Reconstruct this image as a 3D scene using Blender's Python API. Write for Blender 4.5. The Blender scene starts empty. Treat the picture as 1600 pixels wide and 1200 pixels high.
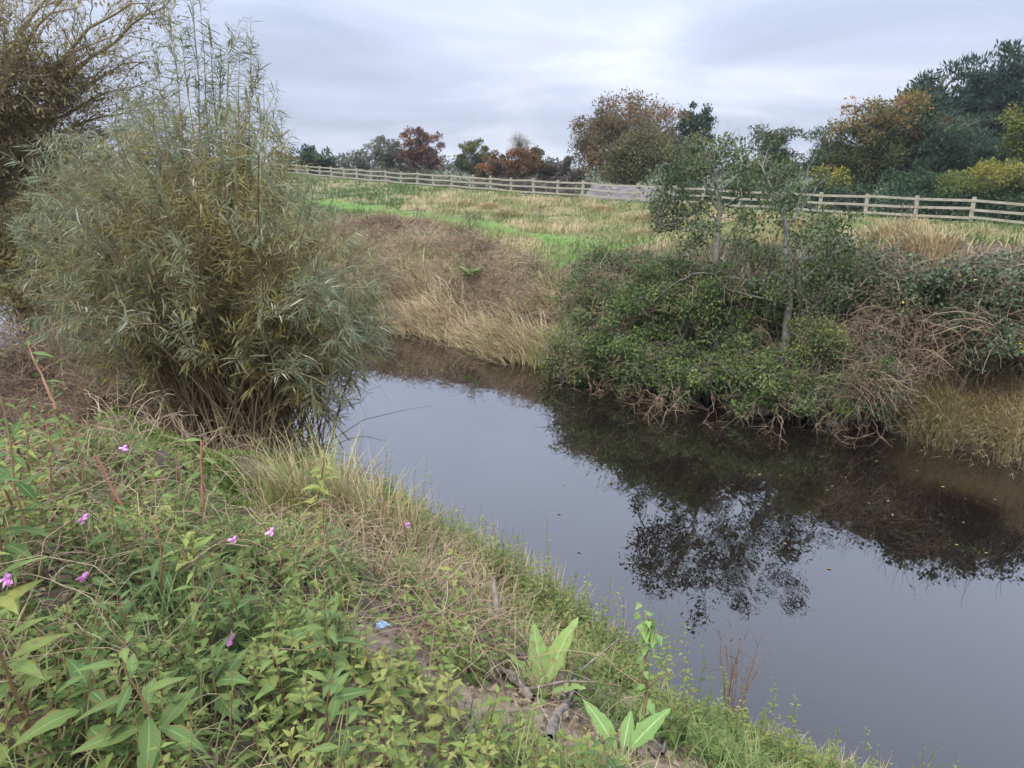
import bpy, math
import numpy as np
rng = np.random.default_rng(11)
C = bpy.context.scene.collection
S = bpy.context.scene
F, TH, CAMZ = 1100.0, math.radians(17.27), 6.0      # focal length in photo pixels, pitch, height above the river

# ------------------------------------------------------------------ camera, sky, sun, exposure
cam = bpy.data.cameras.new('camera'); co = bpy.data.objects.new('camera', cam); C.objects.link(co)
co.location = (0, 0, CAMZ); co.rotation_euler = (math.pi/2 - TH, 0, 0)
cam.sensor_width = 36; cam.lens = 36*F/1600; cam.clip_start = 0.05; cam.clip_end = 6000
S.camera = co

SUN_EL, SUN_AZ = math.radians(52), math.radians(215)
w = bpy.data.worlds.new('World'); S.world = w; w.use_nodes = True
nt = w.node_tree; N = nt.nodes; L = nt.links; N.clear()
def nd(t, **k):
    n = N.new(t)
    for a, b in k.items(): setattr(n, a, b)
    return n
out = nd('ShaderNodeOutputWorld'); bg = nd('ShaderNodeBackground'); bg2 = nd('ShaderNodeBackground')
sky = nd('ShaderNodeTexSky', sky_type='NISHITA', sun_disc=False, sun_elevation=SUN_EL, sun_rotation=SUN_AZ)
L.new(sky.outputs[0], bg.inputs[0]); bg.inputs[1].default_value = 0.08
tc = nd('ShaderNodeTexCoord'); sx = nd('ShaderNodeSeparateXYZ'); L.new(tc.outputs['Generated'], sx.inputs[0])
def mth(op, a, b=None):
    m = nd('ShaderNodeMath', operation=op)
    for i, v in enumerate((a, b)):
        if v is None: continue
        if isinstance(v, (int, float)): m.inputs[i].default_value = v
        else: L.new(v, m.inputs[i])
    return m.outputs[0]
zc = mth('MAXIMUM', sx.outputs[2], 0.0); zz = mth('ADD', zc, 0.24)
cx = nd('ShaderNodeCombineXYZ'); L.new(mth('DIVIDE', sx.outputs[0], zz), cx.inputs[0]); L.new(mth('DIVIDE', sx.outputs[1], zz), cx.inputs[1])
n1 = nd('ShaderNodeTexNoise'); n1.inputs['Scale'].default_value = 1.25; n1.inputs['Detail'].default_value = 7; n1.inputs['Roughness'].default_value = 0.52; n1.inputs['Distortion'].default_value = 0.4
mp = nd('ShaderNodeMapping'); mp.inputs['Location'].default_value = (3.1, 1.7, 0.4); mp.inputs['Scale'].default_value = (0.8, 1.0, 1)
L.new(cx.outputs[0], mp.inputs[0]); L.new(mp.outputs[0], n1.inputs[0])
# the thin bright break in the cloud low over the big round tree
def lobe(px, py, sharp):
    v = np.array([(px-800)/F, math.cos(TH)+math.sin(TH)*(600-py)/F, -math.sin(TH)+math.cos(TH)*(600-py)/F]); v /= np.linalg.norm(v)
    sc = nd('ShaderNodeVectorMath', operation='MULTIPLY'); L.new(tc.outputs['Generated'], sc.inputs[0]); sc.inputs[1].default_value = (1, 1, 1)
    d = nd('ShaderNodeVectorMath', operation='DISTANCE'); L.new(sc.outputs[0], d.inputs[0]); d.inputs[1].default_value = tuple(v)
    sc.inputs[1].default_value = (1, 1, 1)
    s = nd('ShaderNodeVectorMath', operation='MULTIPLY'); s.inputs[1].default_value = (1, 1, 1.9); 
    L.new(tc.outputs['Generated'], s.inputs[0]); L.new(s.outputs[0], d.inputs[0]); d.inputs[1].default_value = (v[0], v[1], v[2]*1.9)
    return mth('EXPONENT', mth('MULTIPLY', mth('MULTIPLY', d.outputs['Value'], d.outputs['Value']), -sharp))
brk = mth('ADD', lobe(1030, 165, 34.0), mth('MULTIPLY', lobe(760, 215, 34.0), 0.55))
fac = mth('ADD', mth('ADD', mth('MULTIPLY', mth('SUBTRACT', n1.outputs[0], 0.5), 1.9), 0.33), mth('MULTIPLY', brk, 0.36))
cr = nd('ShaderNodeValToRGB'); L.new(fac, cr.inputs[0])
e = cr.color_ramp.elements
e[0].position = 0.05; e[0].color = (0.185, 0.215, 0.28, 1); e[1].position = 0.95; e[1].color = (0.44, 0.45, 0.505, 1)
m_ = e.new(0.5); m_.color = (0.275, 0.305, 0.385, 1)
zen = mth('ADD', mth('MULTIPLY', mth('POWER', zc, 1.5), 3.7), 1.0)       # overcast skies are brightest overhead
vm = nd('ShaderNodeVectorMath', operation='SCALE'); cm = nd('ShaderNodeMix', data_type='RGBA'); L.new(mth('MINIMUM', mth('MULTIPLY', zc, 1.2), 0.85), cm.inputs[0]); L.new(cr.outputs[0], cm.inputs[6]); cm.inputs[7].default_value = (.345, .385, .47, 1)
L.new(cm.outputs[2], vm.inputs[0]); L.new(zen, vm.inputs['Scale'])
L.new(vm.outputs[0], bg2.inputs[0]); bg2.inputs[1].default_value = 1.0
mx = nd('ShaderNodeMixShader'); mx.inputs[0].default_value = 0.94
L.new(bg.outputs[0], mx.inputs[1]); L.new(bg2.outputs[0], mx.inputs[2]); L.new(mx.outputs[0], out.inputs[0])

sun = bpy.data.lights.new('sun', 'SUN'); sun.energy = 1.5; sun.angle = math.radians(12); sun.color = (1.0, 0.92, 0.79)
so = bpy.data.objects.new('sun', sun); C.objects.link(so)
so.rotation_euler = (math.pi/2 - SUN_EL, 0, math.radians(-35)); so.location = (0, 0, 60)
S.view_settings.view_transform = 'Standard'; S.view_settings.look = 'None'
S.view_settings.exposure = 1.05; S.view_settings.gamma = 1
cy = S.cycles
cy.use_denoising = True
try: cy.denoiser = 'OPENIMAGEDENOISE'; cy.denoising_input_passes = 'RGB_ALBEDO_NORMAL'; cy.denoising_prefilter = 'FAST'
except Exception: pass
cy.volume_bounces = 0; cy.max_bounces = 5; cy.diffuse_bounces = 3; cy.glossy_bounces = 2; cy.transmission_bounces = 3; cy.transparent_max_bounces = 4
cy.caustics_reflective = False; cy.caustics_refractive = False

# ------------------------------------------------------------------ helpers
CAM = np.array([0, 0, CAMZ])
def ray(px, py):
    a, b = (px-800)/F, (600-py)/F
    return np.array([a, math.cos(TH)+math.sin(TH)*b, -math.sin(TH)+math.cos(TH)*b])
def D(px, py, t): return CAM + t*ray(px, py)
def G(px, py, z=0.0):
    d = ray(px, py); return CAM + d*((z-CAMZ)/d[2])
def U(a, b, n=None): return rng.uniform(a, b, n)
def nrm(v): return v/np.maximum(np.linalg.norm(v, axis=-1, keepdims=True), 1e-9)
_sp = np.random.default_rng(5); _K = _sp.normal(size=(14, 2)); _PH = _sp.uniform(0, 6.28, 14)
def fn(x, y, s=1.0):
    """smooth noise 0..1 over the ground, feature size about s metres"""
    x = np.asarray(x, float)/s; y = np.asarray(y, float)/s; v = 0
    for i in range(7): v = v + np.sin((_K[i, 0]*x+_K[i, 1]*y)*2.0+_PH[i]+1.3*np.sin(_K[i+7, 0]*x*1.1+_K[i+7, 1]*y*1.1+_PH[i+7]))
    return np.clip(0.5+v/6.5, 0, 1)

class MB:
    def __init__(s): s.v = []; s.q = []; s.t = []; s.l = []; s.n = 0
    def add(s, V, Q=None, T=None, lc=None):
        V = np.asarray(V, float).reshape(-1, 3)
        if len(V) == 0: return
        if Q is not None and len(Q): s.q.append(np.asarray(Q).reshape(-1, 4)+s.n)
        if T is not None and len(T): s.t.append(np.asarray(T).reshape(-1, 3)+s.n)
        s.v.append(V); s.l.append(np.zeros((len(V), 3)) if lc is None else np.asarray(lc, float).reshape(-1, 3)); s.n += len(V)
    def build(s, name, mat, parent=None, smooth=True, origin=None):
        V = np.concatenate(s.v); lc = np.concatenate(s.l)
        if origin is not None: V = V - np.asarray(origin)
        Q = np.concatenate(s.q) if s.q else np.zeros((0, 4), int); T = np.concatenate(s.t) if s.t else np.zeros((0, 3), int)
        me = bpy.data.meshes.new(name); nq, ntr = len(Q), len(T)
        me.vertices.add(len(V)); me.vertices.foreach_set('co', V.astype(np.float32).ravel())
        me.loops.add(nq*4+ntr*3); me.loops.foreach_set('vertex_index', np.concatenate([Q.ravel(), T.ravel()]).astype(np.int32))
        me.polygons.add(nq+ntr)
        me.polygons.foreach_set('loop_start', np.concatenate([np.arange(nq)*4, nq*4+np.arange(ntr)*3]).astype(np.int32))
        me.polygons.foreach_set('use_smooth', np.full(nq+ntr, smooth))
        at = me.attributes.new('lc', 'FLOAT_VECTOR', 'POINT'); at.data.foreach_set('vector', lc.astype(np.float32).ravel())
        me.update(calc_edges=True); me.validate()
        if mat: me.materials.append(mat)
        o = bpy.data.objects.new(name, me); C.objects.link(o)
        if parent is not None:
            o.parent = parent
            if origin is None: o.matrix_parent_inverse = parent_inv(parent)
        elif origin is not None: o.location = origin
        return o
def parent_inv(p):
    import mathutils
    return mathutils.Matrix.Translation(p.location).inverted()
def tag(o, label=None, cat=None, group=None, kind=None):
    if label: o['label'] = label
    if cat: o['category'] = cat
    if group: o['group'] = group
    if kind: o['kind'] = kind
    return o
def thing(name, label, cat, loc, group=None):
    o = bpy.data.objects.new(name, None); C.objects.link(o); o.location = tuple(loc); o.empty_display_size = 0.2
    return tag(o, label, cat, group)

def frames(Dv, hint=None):
    x = nrm(np.asarray(Dv, float)); n = len(x)
    if hint is None: hint = np.tile([0, 0, 1.0], (n, 1))+rng.normal(0, .35, (n, 3))
    y = nrm(np.cross(hint, x)); z = np.cross(x, y)
    return np.stack([x, y, z], -1)
def stamp(mb, T, P, R, Sc, tint):
    """copies of template T (verts, quads, tris, lc) at P with rotations R and sizes Sc"""
    tv, tq, tt, tl = T; n = len(P); k = len(tv)
    if n == 0: return
    Sc = np.asarray(Sc, float)
    Sc = np.repeat(Sc[:, None], 3, 1) if Sc.ndim == 1 else Sc
    V = np.einsum('nij,nkj->nki', R, tv[None]*Sc[:, None, :])+np.asarray(P)[:, None, :]
    off = (np.arange(n)*k)[:, None, None]
    lc = np.broadcast_to(tl[None], (n, k, 3)).copy(); lc[:, :, 0] = np.asarray(tint)[:, None]
    mb.add(V, (tq[None]+off) if len(tq) else None, (tt[None]+off) if len(tt) else None, lc)
def diamond(w=.25, fold=.06, droop=.08):
    v = np.array([(0, 0, 0), (.45, -w, fold), (1, 0, -droop), (.45, w, fold)], float)
    return v, np.array([[0, 1, 2, 3]]), np.zeros((0, 3), int), np.array([(0, 0, 0), (0, .45, -1), (0, 1, 0), (0, .45, 1)], float)
def strip(w=.06, bend=.25, mid=.35):
    xs = [0, mid, .72, 1]; hw = [0, w, w*.75, 0]
    z = lambda x: -bend*x*x
    v = np.array([(0, 0, 0), (mid, -w, z(mid)), (mid, w, z(mid)), (.72, -w*.75, z(.72)), (.72, w*.75, z(.72)), (1, 0, z(1))], float)
    return v, np.array([[1, 3, 4, 2]]), np.array([[0, 1, 2], [3, 5, 4]]), np.array([(0, 0, 0), (0, mid, -1), (0, mid, 1), (0, .72, -1), (0, .72, 1), (0, 1, 0)], float)
def leaf(n=6, w=.2, fold=.25, droop=.25, peak=.4, tooth=0.0, wave=0.0, tipp=1.0):
    """a leaf with a midrib: three columns, folded along the rib and drooping to its tip"""
    V = []; lc = []; Q = []
    for i in range(n+1):
        x = i/n
        s = (x/peak)**.75 if x < peak else ((1-x)/(1-peak))**tipp
        hw = w*max(s, .02)*(1+(tooth if i % 2 else -tooth)); z = -droop*x*x
        wz = wave*math.sin(i*2.1)
        V += [(x, -hw, z+fold*hw+wz), (x, 0, z), (x, hw, z+fold*hw-wz)]; lc += [(0, x, -1), (0, x, 0), (0, x, 1)]
    for i in range(n):
        a = i*3; Q += [(a, a+3, a+4, a+1), (a+1, a+4, a+5, a+2)]
    return np.array(V, float), np.array(Q), np.zeros((0, 3), int), np.array(lc, float)
def blade(a0=.1, a1=.9, w=.012, n=3):
    """grass blade: leaves the ground a0 rad off vertical along +x and bends to a1"""
    p = np.zeros(3); V = []; lc = []; T = []; Q = []
    for i in range(n+1):
        hw = w*(1-(i/n)**1.6)
        if i < n: V += [tuple(p+[0, -hw, 0]), tuple(p+[0, hw, 0])]; lc += [(0, i/n, -1), (0, i/n, 1)]
        else: V += [tuple(p)]; lc += [(0, 1, 0)]
        a = a0+(a1-a0)*(i+.5)/n; p = p+np.array([math.sin(a), 0, math.cos(a)])/n
    for i in range(n-1): Q.append((2*i, 2*i+1, 2*i+3, 2*i+2))
    T.append((2*n-2, 2*n-1, 2*n))
    return np.array(V, float), np.array(Q).reshape(-1, 4), np.array(T), np.array(lc, float)
def rotz(az):
    c, s = np.cos(az), np.sin(az); o = np.zeros_like(c)
    return np.stack([np.stack([c, -s, o], -1), np.stack([s, c, o], -1), np.stack([o, o, o+1], -1)], 1)
def tubes(mb, P, R, sides=5, tint=.5):
    P = np.asarray(P, float); R = np.asarray(R, float)
    if P.ndim == 2: P = P[None]; R = R[None]
    n, k, _ = P.shape
    T = nrm(np.gradient(P, axis=1)); ref = np.where(np.abs(T[:, :, 2:3]) > .9, np.array([1.0, 0, 0]), np.array([0, 0, 1.0]))
    ref = np.broadcast_to(ref[:, :1], ref.shape)
    a = nrm(np.cross(T, ref)); b = np.cross(T, a)
    th = np.arange(sides)/sides*2*math.pi
    V = P[:, :, None]+R[:, :, None, None]*(a[:, :, None]*np.cos(th)[:, None]+b[:, :, None]*np.sin(th)[:, None])
    i = np.arange(k-1)[:, None]*sides; j = np.arange(sides)[None]; j2 = (j+1) % sides
    q = np.stack([i+j, i+j2, i+sides+j2, i+sides+j], -1).reshape(-1, 4)
    lc = np.zeros((n, k, sides, 3)); lc[..., 0] = tint if np.isscalar(tint) else np.asarray(tint)[:, None, None]
    lc[..., 1] = np.linspace(0, 1, k)[None, :, None]; lc[..., 2] = np.linspace(-1, 1, sides)
    Qa = (q[None]+(np.arange(n)*k*sides)[:, None, None]).reshape(-1, 4)
    mb.add(V.reshape(-1, 3), Qa, None, lc)
def curve(a, b, k=7, sag=0.0, wob=0.0, side=None):
    """polyline from a to b, arched by sag upward, with wobble"""
    a = np.asarray(a, float); b = np.asarray(b, float); t = np.linspace(0, 1, k)[:, None]
    p = a+(b-a)*t; p[:, 2] += (4*t*(1-t))[:, 0]*sag
    if wob: 
        q = np.cumsum(rng.normal(0, wob, (k, 3)), 0); q -= q[-1]*t; q -= q[0]*(1-t); p = p+q
    return p
def curves(A, B, k=6, sag=0.0, wob=0.0):
    A = np.asarray(A, float); B = np.asarray(B, float); t = np.linspace(0, 1, k)[None, :, None]
    P = A[:, None]+(B-A)[:, None]*t; sag = np.broadcast_to(np.asarray(sag, float), (len(A),))
    P[:, :, 2] += (4*t*(1-t))[:, :, 0]*sag[:, None]
    if np.any(wob):
        W = np.broadcast_to(np.asarray(wob, float), (len(A),))[:, None, None]
        q = np.cumsum(rng.normal(0, 1, P.shape)*W, 1); q -= q[:, :1]; q -= q[:, -1:]*t; P = P+q
    return P
def taper(r0, r1, n, k): 
    t = np.linspace(0, 1, k)[None]; r0 = np.broadcast_to(np.asarray(r0, float), (n,))[:, None]; r1 = np.broadcast_to(np.asarray(r1, float), (n,))[:, None]
    return r0+(r1-r0)*t

# ------------------------------------------------------------------ materials
def newmat(name):
    m = bpy.data.materials.new(name); m.use_nodes = True; m.node_tree.nodes.clear(); return m
class NT:
    def __init__(s, m): s.t = m.node_tree; s.N = s.t.nodes; s.L = s.t.links
    def n(s, t, **k):
        x = s.N.new(t)
        for a, b in k.items():
            if a.startswith('i_'):
                key = a[2:]; key = int(key) if key.isdigit() else key.replace('_', ' ')
                if hasattr(b, 'is_output'): s.L.new(b, x.inputs[key])
                else: x.inputs[key].default_value = b
            else: setattr(x, a, b)
        return x
    def ramp(s, fac, stops):
        r = s.n('ShaderNodeValToRGB'); s.L.new(fac, r.inputs[0]); e = r.color_ramp.elements
        while len(e) < len(stops): e.new(.5)
        for x, (p, c) in zip(e, stops): x.position = p; x.color = (*c, 1)
        return r.outputs[0]
    def mix(s, f, a, b):
        m = s.n('ShaderNodeMix', data_type='RGBA')
        for i, v in ((0, f), (6, a), (7, b)):
            if hasattr(v, 'is_output'): s.L.new(v, m.inputs[i])
            else: m.inputs[i].default_value = v if i == 0 else (*v, 1)
        return m.outputs[2]
def leafmat(name, stops, trans=.3, rough=.5, rib=None, spec=.35):
    m = newmat(name); t = NT(m)
    at = t.n('ShaderNodeAttribute', attribute_name='lc'); sp = t.n('ShaderNodeSeparateXYZ', i_0=at.outputs['Vector'])
    col = t.ramp(sp.outputs[0], stops)
    if rib:
        ab = t.n('ShaderNodeMath', operation='ABSOLUTE', i_0=sp.outputs[2])
        ve = t.n('ShaderNodeMath', operation='SUBTRACT', i_0=t.n('ShaderNodeMath', operation='MULTIPLY', i_0=sp.outputs[1], i_1=13.0).outputs[0], i_1=t.n('ShaderNodeMath', operation='MULTIPLY', i_0=ab.outputs[0], i_1=2.6).outputs[0])
        sw = t.n('ShaderNodeMath', operation='SINE', i_0=t.n('ShaderNodeMath', operation='MULTIPLY', i_0=ve.outputs[0], i_1=6.283).outputs[0])
        f1 = t.n('ShaderNodeMapRange', i_0=ab.outputs[0], i_1=.04, i_2=.13, i_3=.75, i_4=0.0)
        f2 = t.n('ShaderNodeMapRange', i_0=sw.outputs[0], i_1=.75, i_2=1.0, i_3=0.0, i_4=.3)
        f = t.n('ShaderNodeMath', operation='MAXIMUM', i_0=f1.outputs[0], i_1=f2.outputs[0])
        col = t.mix(f.outputs[0], col, rib)
        tcn = t.n('ShaderNodeTexCoord'); nz = t.n('ShaderNodeTexNoise', i_Vector=tcn.outputs['Object'], i_Scale=28.0, i_Detail=3.0)
        f3 = t.n('ShaderNodeMapRange', i_0=nz.outputs[0], i_1=.56, i_2=.70, i_3=0.0, i_4=.5)
        col = t.mix(f3.outputs[0], col, (.17, .12, .05))
        n5 = t.n('ShaderNodeTexNoise', i_Vector=tcn.outputs['Object'], i_Scale=9.0, i_Detail=2.0)          # browning leaf margins
        f5 = t.n('ShaderNodeMath', operation='MULTIPLY', i_0=t.n('ShaderNodeMapRange', i_0=ab.outputs[0], i_1=.6, i_2=1.0).outputs[0], i_1=t.n('ShaderNodeMapRange', i_0=n5.outputs[0], i_1=.5, i_2=.62, i_3=0.0, i_4=.7).outputs[0])
        col = t.mix(f5.outputs[0], col, (.24, .13, .055))
    p = t.n('ShaderNodeBsdfPrincipled', i_Roughness=rough); t.L.new(col, p.inputs['Base Color']); p.inputs['Specular IOR Level'].default_value = spec
    tr = t.n('ShaderNodeBsdfTranslucent'); t.L.new(col, tr.inputs[0])
    mxs = t.n('ShaderNodeMixShader', i_0=trans, i_1=p.outputs[0], i_2=tr.outputs[0])
    o = t.n('ShaderNodeOutputMaterial'); t.L.new(mxs.outputs[0], o.inputs[0])
    return m
def barkmat(name, a, b, scale=9.0, moss=None):
    m = newmat(name); t = NT(m)
    tcn = t.n('ShaderNodeTexCoord'); mpn = t.n('ShaderNodeMapping', i_0=tcn.outputs['Object'], i_3=(1, 1, .35))
    nz = t.n('ShaderNodeTexNoise', i_Vector=mpn.outputs[0], i_Scale=scale, i_Detail=6.0, i_Roughness=.65)
    col = t.ramp(nz.outputs[0], [(.35, a), (.65, b)])
    if moss:
        n2 = t.n('ShaderNodeTexNoise', i_Vector=tcn.outputs['Object'], i_Scale=2.3, i_Detail=3.0)
        col = t.mix(t.n('ShaderNodeMapRange', i_0=n2.outputs[0], i_1=.5, i_2=.65, i_3=0.0, i_4=.8).outputs[0], col, moss)
    bp = t.n('ShaderNodeBump', i_Strength=.5, i_Distance=.02, i_Height=nz.outputs[0])
    p = t.n('ShaderNodeBsdfPrincipled', i_Roughness=.85, i_Normal=bp.outputs[0]); t.L.new(col, p.inputs['Base Color']); p.inputs['Specular IOR Level'].default_value = .2
    o = t.n('ShaderNodeOutputMaterial'); t.L.new(p.outputs[0], o.inputs[0]); return m

M = {}
M['willow'] = leafmat('willow_leaf', [(0, (.185, .215, .130)), (.3, (.24, .255, .13)), (.5, (.28, .25, .085)), (.8, (.31, .235, .07)), (.97, (.55, .54, .40))], .42, .6, None, .1)
M['willow_bark'] = barkmat('willow_bark', (.15, .115, .065), (.29, .23, .13))
M['bare_twig'] = barkmat('bare_twig', (.13, .105, .08), (.25, .205, .15))
M['alder'] = leafmat('alder_leaf', [(0, (.045, .070, .027)), (.5, (.085, .118, .042)), (.85, (.125, .155, .055)), (1, (.20, .16, .07))], .25, .5, None, .18)
M['alder_bark'] = barkmat('alder_bark', (.085, .08, .068), (.24, .23, .20), 12, (.10, .12, .06))
M['thicket'] = leafmat('thicket_leaf', [(0, (.060, .098, .036)), (.5, (.13, .185, .060)), (.8, (.21, .26, .085)), (1, (.26, .22, .09))], .3, .55, None, .12)
M['bramble'] = leafmat('bramble_leaf', [(0, (.055, .080, .045)), (.5, (.10, .135, .072)), (.85, (.14, .17, .085)), (1, (.5, .45, .06))], .2, .45, None, .25)
M['dead'] = leafmat('dead_stem', [(0, (.13, .08, .055)), (.4, (.27, .175, .115)), (.75, (.41, .31, .20)), (1, (.52, .43, .29))], .15, .7)
M['straw'] = leafmat('straw', [(0, (.26, .18, .10)), (.45, (.42, .31, .175)), (.8, (.55, .44, .27)), (1, (.28, .30, .10))], .2, .65)
M['meadow'] = leafmat('meadow_grass', [(0, (.09, .145, .04)), (.3, (.17, .215, .065)), (.55, (.31, .285, .125)), (.8, (.46, .35, .20)), (1, (.52, .41, .26))], .25, .65)
M['lawn'] = leafmat('mown_grass', [(0, (.10, .185, .036)), (1, (.185, .275, .065))], .3, .55)
M['nettle'] = leafmat('nettle_leaf', [(0, (.055, .095, .030)), (.4, (.13, .185, .055)), (.8, (.225, .27, .080)), (1, (.32, .29, .10))], .3, .65, (.21, .26, .09), .06)
M['balsam'] = leafmat('balsam_leaf', [(0, (.055, .105, .036)), (.5, (.13, .195, .060)), (.8, (.21, .265, .075)), (1, (.34, .32, .08))], .3, .62, (.24, .30, .13), .08)
M['dock'] = leafmat('dock_leaf', [(0, (.15, .27, .06)), (1, (.27, .38, .11))], .3, .45, (.42, .50, .24))
M['ivyleaf'] = leafmat('bindweed_leaf', [(0, (.12, .25, .06)), (1, (.28, .38, .10))], .3, .45, (.3, .4, .18))
M['red_stem'] = leafmat('red_stem', [(0, (.24, .085, .06)), (.45, (.30, .17, .095)), (1, (.24, .22, .085))], .05, .5)
M['petal'] = leafmat('pink_petal', [(0, (.62, .20, .50)), (1, (.80, .42, .72))], .3, .5)
M['wood'] = barkmat('drift_wood', (.10, .08, .065), (.27, .235, .20), 14)
M['litter'] = leafmat('leaf_litter', [(0, (.075, .05, .035)), (.5, (.16, .11, .075)), (1, (.30, .23, .155))], .1, .8, None, .05)
M['moss'] = leafmat('mossy_grass', [(0, (.10, .17, .022)), (1, (.22, .30, .055))], .25, .6)

# ------------------------------------------------------------------ ground: one sheet fitted to surveyed points
FAR = [G(*p) for p in [(520, 508), (605, 514), (655, 519), (700, 527), (745, 545), (800, 558), (835, 566), (875, 588), (930, 602), (1000, 604), (1060, 607), (1130, 628), (1220, 642), (1270, 652), (1345, 660), (1430, 690), (1500, 703), (1600, 728)]]
FAR = [np.array([-46, 44, 0.]), np.array([-28, 36.5, 0]), np.array([-15, 30.5, 0])]+FAR+[np.array([24, 8, 0.]), np.array([34, -4, 0.])]
NEAR = [np.array(p, float) for p in [(14, -7, 0), (9.2, .1, 0), (6.9, 2.35, 0), (4.6, 4.6, 0), (2.5, 6.1, 0), (.85, 7.75, 0), (-.7, 9.3, 0), (-2.0, 10.55, 0), (-3.2, 12.0, 0), (-4.9, 13.5, 0), (-7.4, 18.5, 0), (-13, 23, 0), (-20, 25, 0), (-30, 27, 0), (-46, 30, 0)]]
CP = [(0, 0, 4.4), (-3, 0, 4.5), (3, -1, 4.2), (-8, 0, 4.5), (0, -6, 4.6), (8, -7, 3.9), (-30, 0, 4.2), (-30, 14, 1.5),
      (-3.3, 4.3, 3.85), (-6, 4, 4.1), (-10, 4, 4.0), (-2.9, 4.9, 3.45), (-2.9, 6.0, 2.7), (-1.5, 5.5, 2.75), (-3.2, 7.5, 1.85), (-3.8, 9.4, 1.15), (-4.5, 11, .65), (-3.4, 10.3, .7), (-4.7, 12.3, .35),
      (-5, 7, 2.25), (-5.5, 9, 1.2), (-7, 11, .7), (-8, 6, 3.2), (-9, 9, 1.5), (-12, 9, 1.6), (-8, 14, .5), (-7.5, 16.5, .2), (-12, 14, .6), (-14, 20, .35), (-20, 18, .6), (-20, 22, .2), (-25, 10, 1.7)]
q2 = math.sqrt(.5)
for s_, z_ in ((1.7, 3.55), (3.2, 2.5), (4.5, 1.45), (5.45, .55)):
    for ta in (-5, -2, 1, 4, 6.5, 8.5):
        ss = s_+(.35 if ta > 5 else 0)
        CP.append((q2*(ss-ta), q2*(ss+ta), z_))
def normals(pl, sgn):
    p = np.array(pl)[:, :2]; t = nrm(np.gradient(p, axis=0)); return sgn*np.stack([-t[:, 1], t[:, 0]], 1)
fnm = normals(FAR, 1)
for i, (p, n) in enumerate(zip(FAR, fnm)):
    hi = 3 < p[0] < 8.5                                            # steep, undercut bank below the bushes; easy slope at the straw
    for d_, z_ in ((0, 0), (.25, .45 if hi else .15), (.8, 1.15 if hi else .5), (1.6, 1.8 if hi else .95), (-.7, -.4), (-2.5, -1.0)):
        CP.append((p[0]+n[0]*d_, p[1]+n[1]*d_, z_))
nnm = normals(NEAR, -1)
for p, n in zip(NEAR, nnm):
    CP.append((p[0], p[1], 0)); CP.append((p[0]+n[0]*.8, p[1]+n[1]*.8, -.5)); CP.append((p[0]+n[0]*2.6, p[1]+n[1]*2.6, -1.0))
for px, py, t in [(1450, 402, 28.5), (1590, 420, 26), (1200, 400, 28), (1000, 382, 30.5), (950, 393, 30), (900, 386, 32), (800, 366, 37), (700, 350, 41), (600, 333, 48), (480, 312, 60), (420, 345, 36), (480, 354, 34), (560, 363, 32), (640, 370, 30),
                  (700, 386, 29), (760, 402, 27.5), (820, 411, 26), (900, 410, 24.5), (1000, 415, 22.5), (1100, 424, 21), (1200, 432, 19.8), (1300, 445, 18.7), (1400, 452, 18.0), (1500, 456, 17.1), (1600, 462, 16.3), (1720, 476, 15.5),
                  (600, 425, 28), (700, 440, 26.6), (800, 480, 23.8), (1300, 362, 35), (1450, 375, 32), (900, 340, 44), (1100, 350, 39), (700, 315, 55), (560, 300, 68)]:
    CP.append(tuple(D(px, py, t)))
FA, FB = D(1516, 346, 36), D(464, 272, 83)
FM = D(784, 299, 59.5)
def fence_pt(i):
    """i-th post from the right: x, y and ground height"""
    t = i/27.0; p = FA+(FB-FA)*t; p = p.copy(); p[2] += (FM[2]-(FA[2]+FB[2])/2)*4*t*(1-t) if 0 < t < 1 else 0; return p
fdir = nrm((FB-FA)[None, :2])[0]; fnorm = np.array([fdir[1], -fdir[0]])
if fnorm[1] < 0: fnorm = -fnorm
for i in range(-4, 34, 2):
    p = fence_pt(i)
    for d_, z_ in ((-1.5, -.06), (0, 0), (2.5, -.35), (7, -1.6), (14, -2.6), (40, -3.0)):
        CP.append((p[0]+fnorm[0]*d_, p[1]+fnorm[1]*d_, p[2]+z_))
for x, y, z in [(60, 30, 1.5), (45, 20, 2.2), (60, 0, 1.5), (36, 16, 1.6), (-60, 110, 2), (-60, 60, 1.5), (-40, 46, 1.0), (-20, 40, 2.2), (0, 150, 1), (120, 120, 1), (200, 0, 1), (-200, 60, 1), (-200, 200, 1), (200, 250, 1), (0, 400, 1), (0, -200, 4), (-200, -200, 4), (200, -200, 1), (1800, 2500, 0), (-1800, 2500, 0), (1800, -800, 0), (-1800, -800, 0)]:
    CP.append((x, y, z))
CP = np.array(CP); _o = np.random.default_rng(3); CP[:, :2] += _o.normal(0, 1e-3, (len(CP), 2))
_n = len(CP); A = np.zeros((_n+3, _n+3)); A[:_n, :_n] = -np.linalg.norm(CP[:, None, :2]-CP[None, :, :2], axis=2)
A[:_n, :_n] += np.eye(_n)*.02
A[:_n, _n] = 1; A[:_n, _n+1:] = CP[:, :2]; A[_n:, :_n] = A[:_n, _n:].T
W_ = np.linalg.solve(A, np.concatenate([CP[:, 2], [0, 0, 0]]))
def Zraw(x, y):
    x = np.asarray(x, float).ravel(); y = np.asarray(y, float).ravel(); o = np.empty(len(x))
    for a in range(0, len(x), 20000):
        r = np.sqrt((x[a:a+20000, None]-CP[None, :, 0])**2+(y[a:a+20000, None]-CP[None, :, 1])**2)
        o[a:a+20000] = -r@W_[:_n]+W_[_n]+W_[_n+1]*x[a:a+20000]+W_[_n+2]*y[a:a+20000]
    return o
def axis(parts):
    a = [np.arange(p, q, s) for p, q, s in parts]; return np.unique(np.round(np.concatenate(a), 4))
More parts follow.
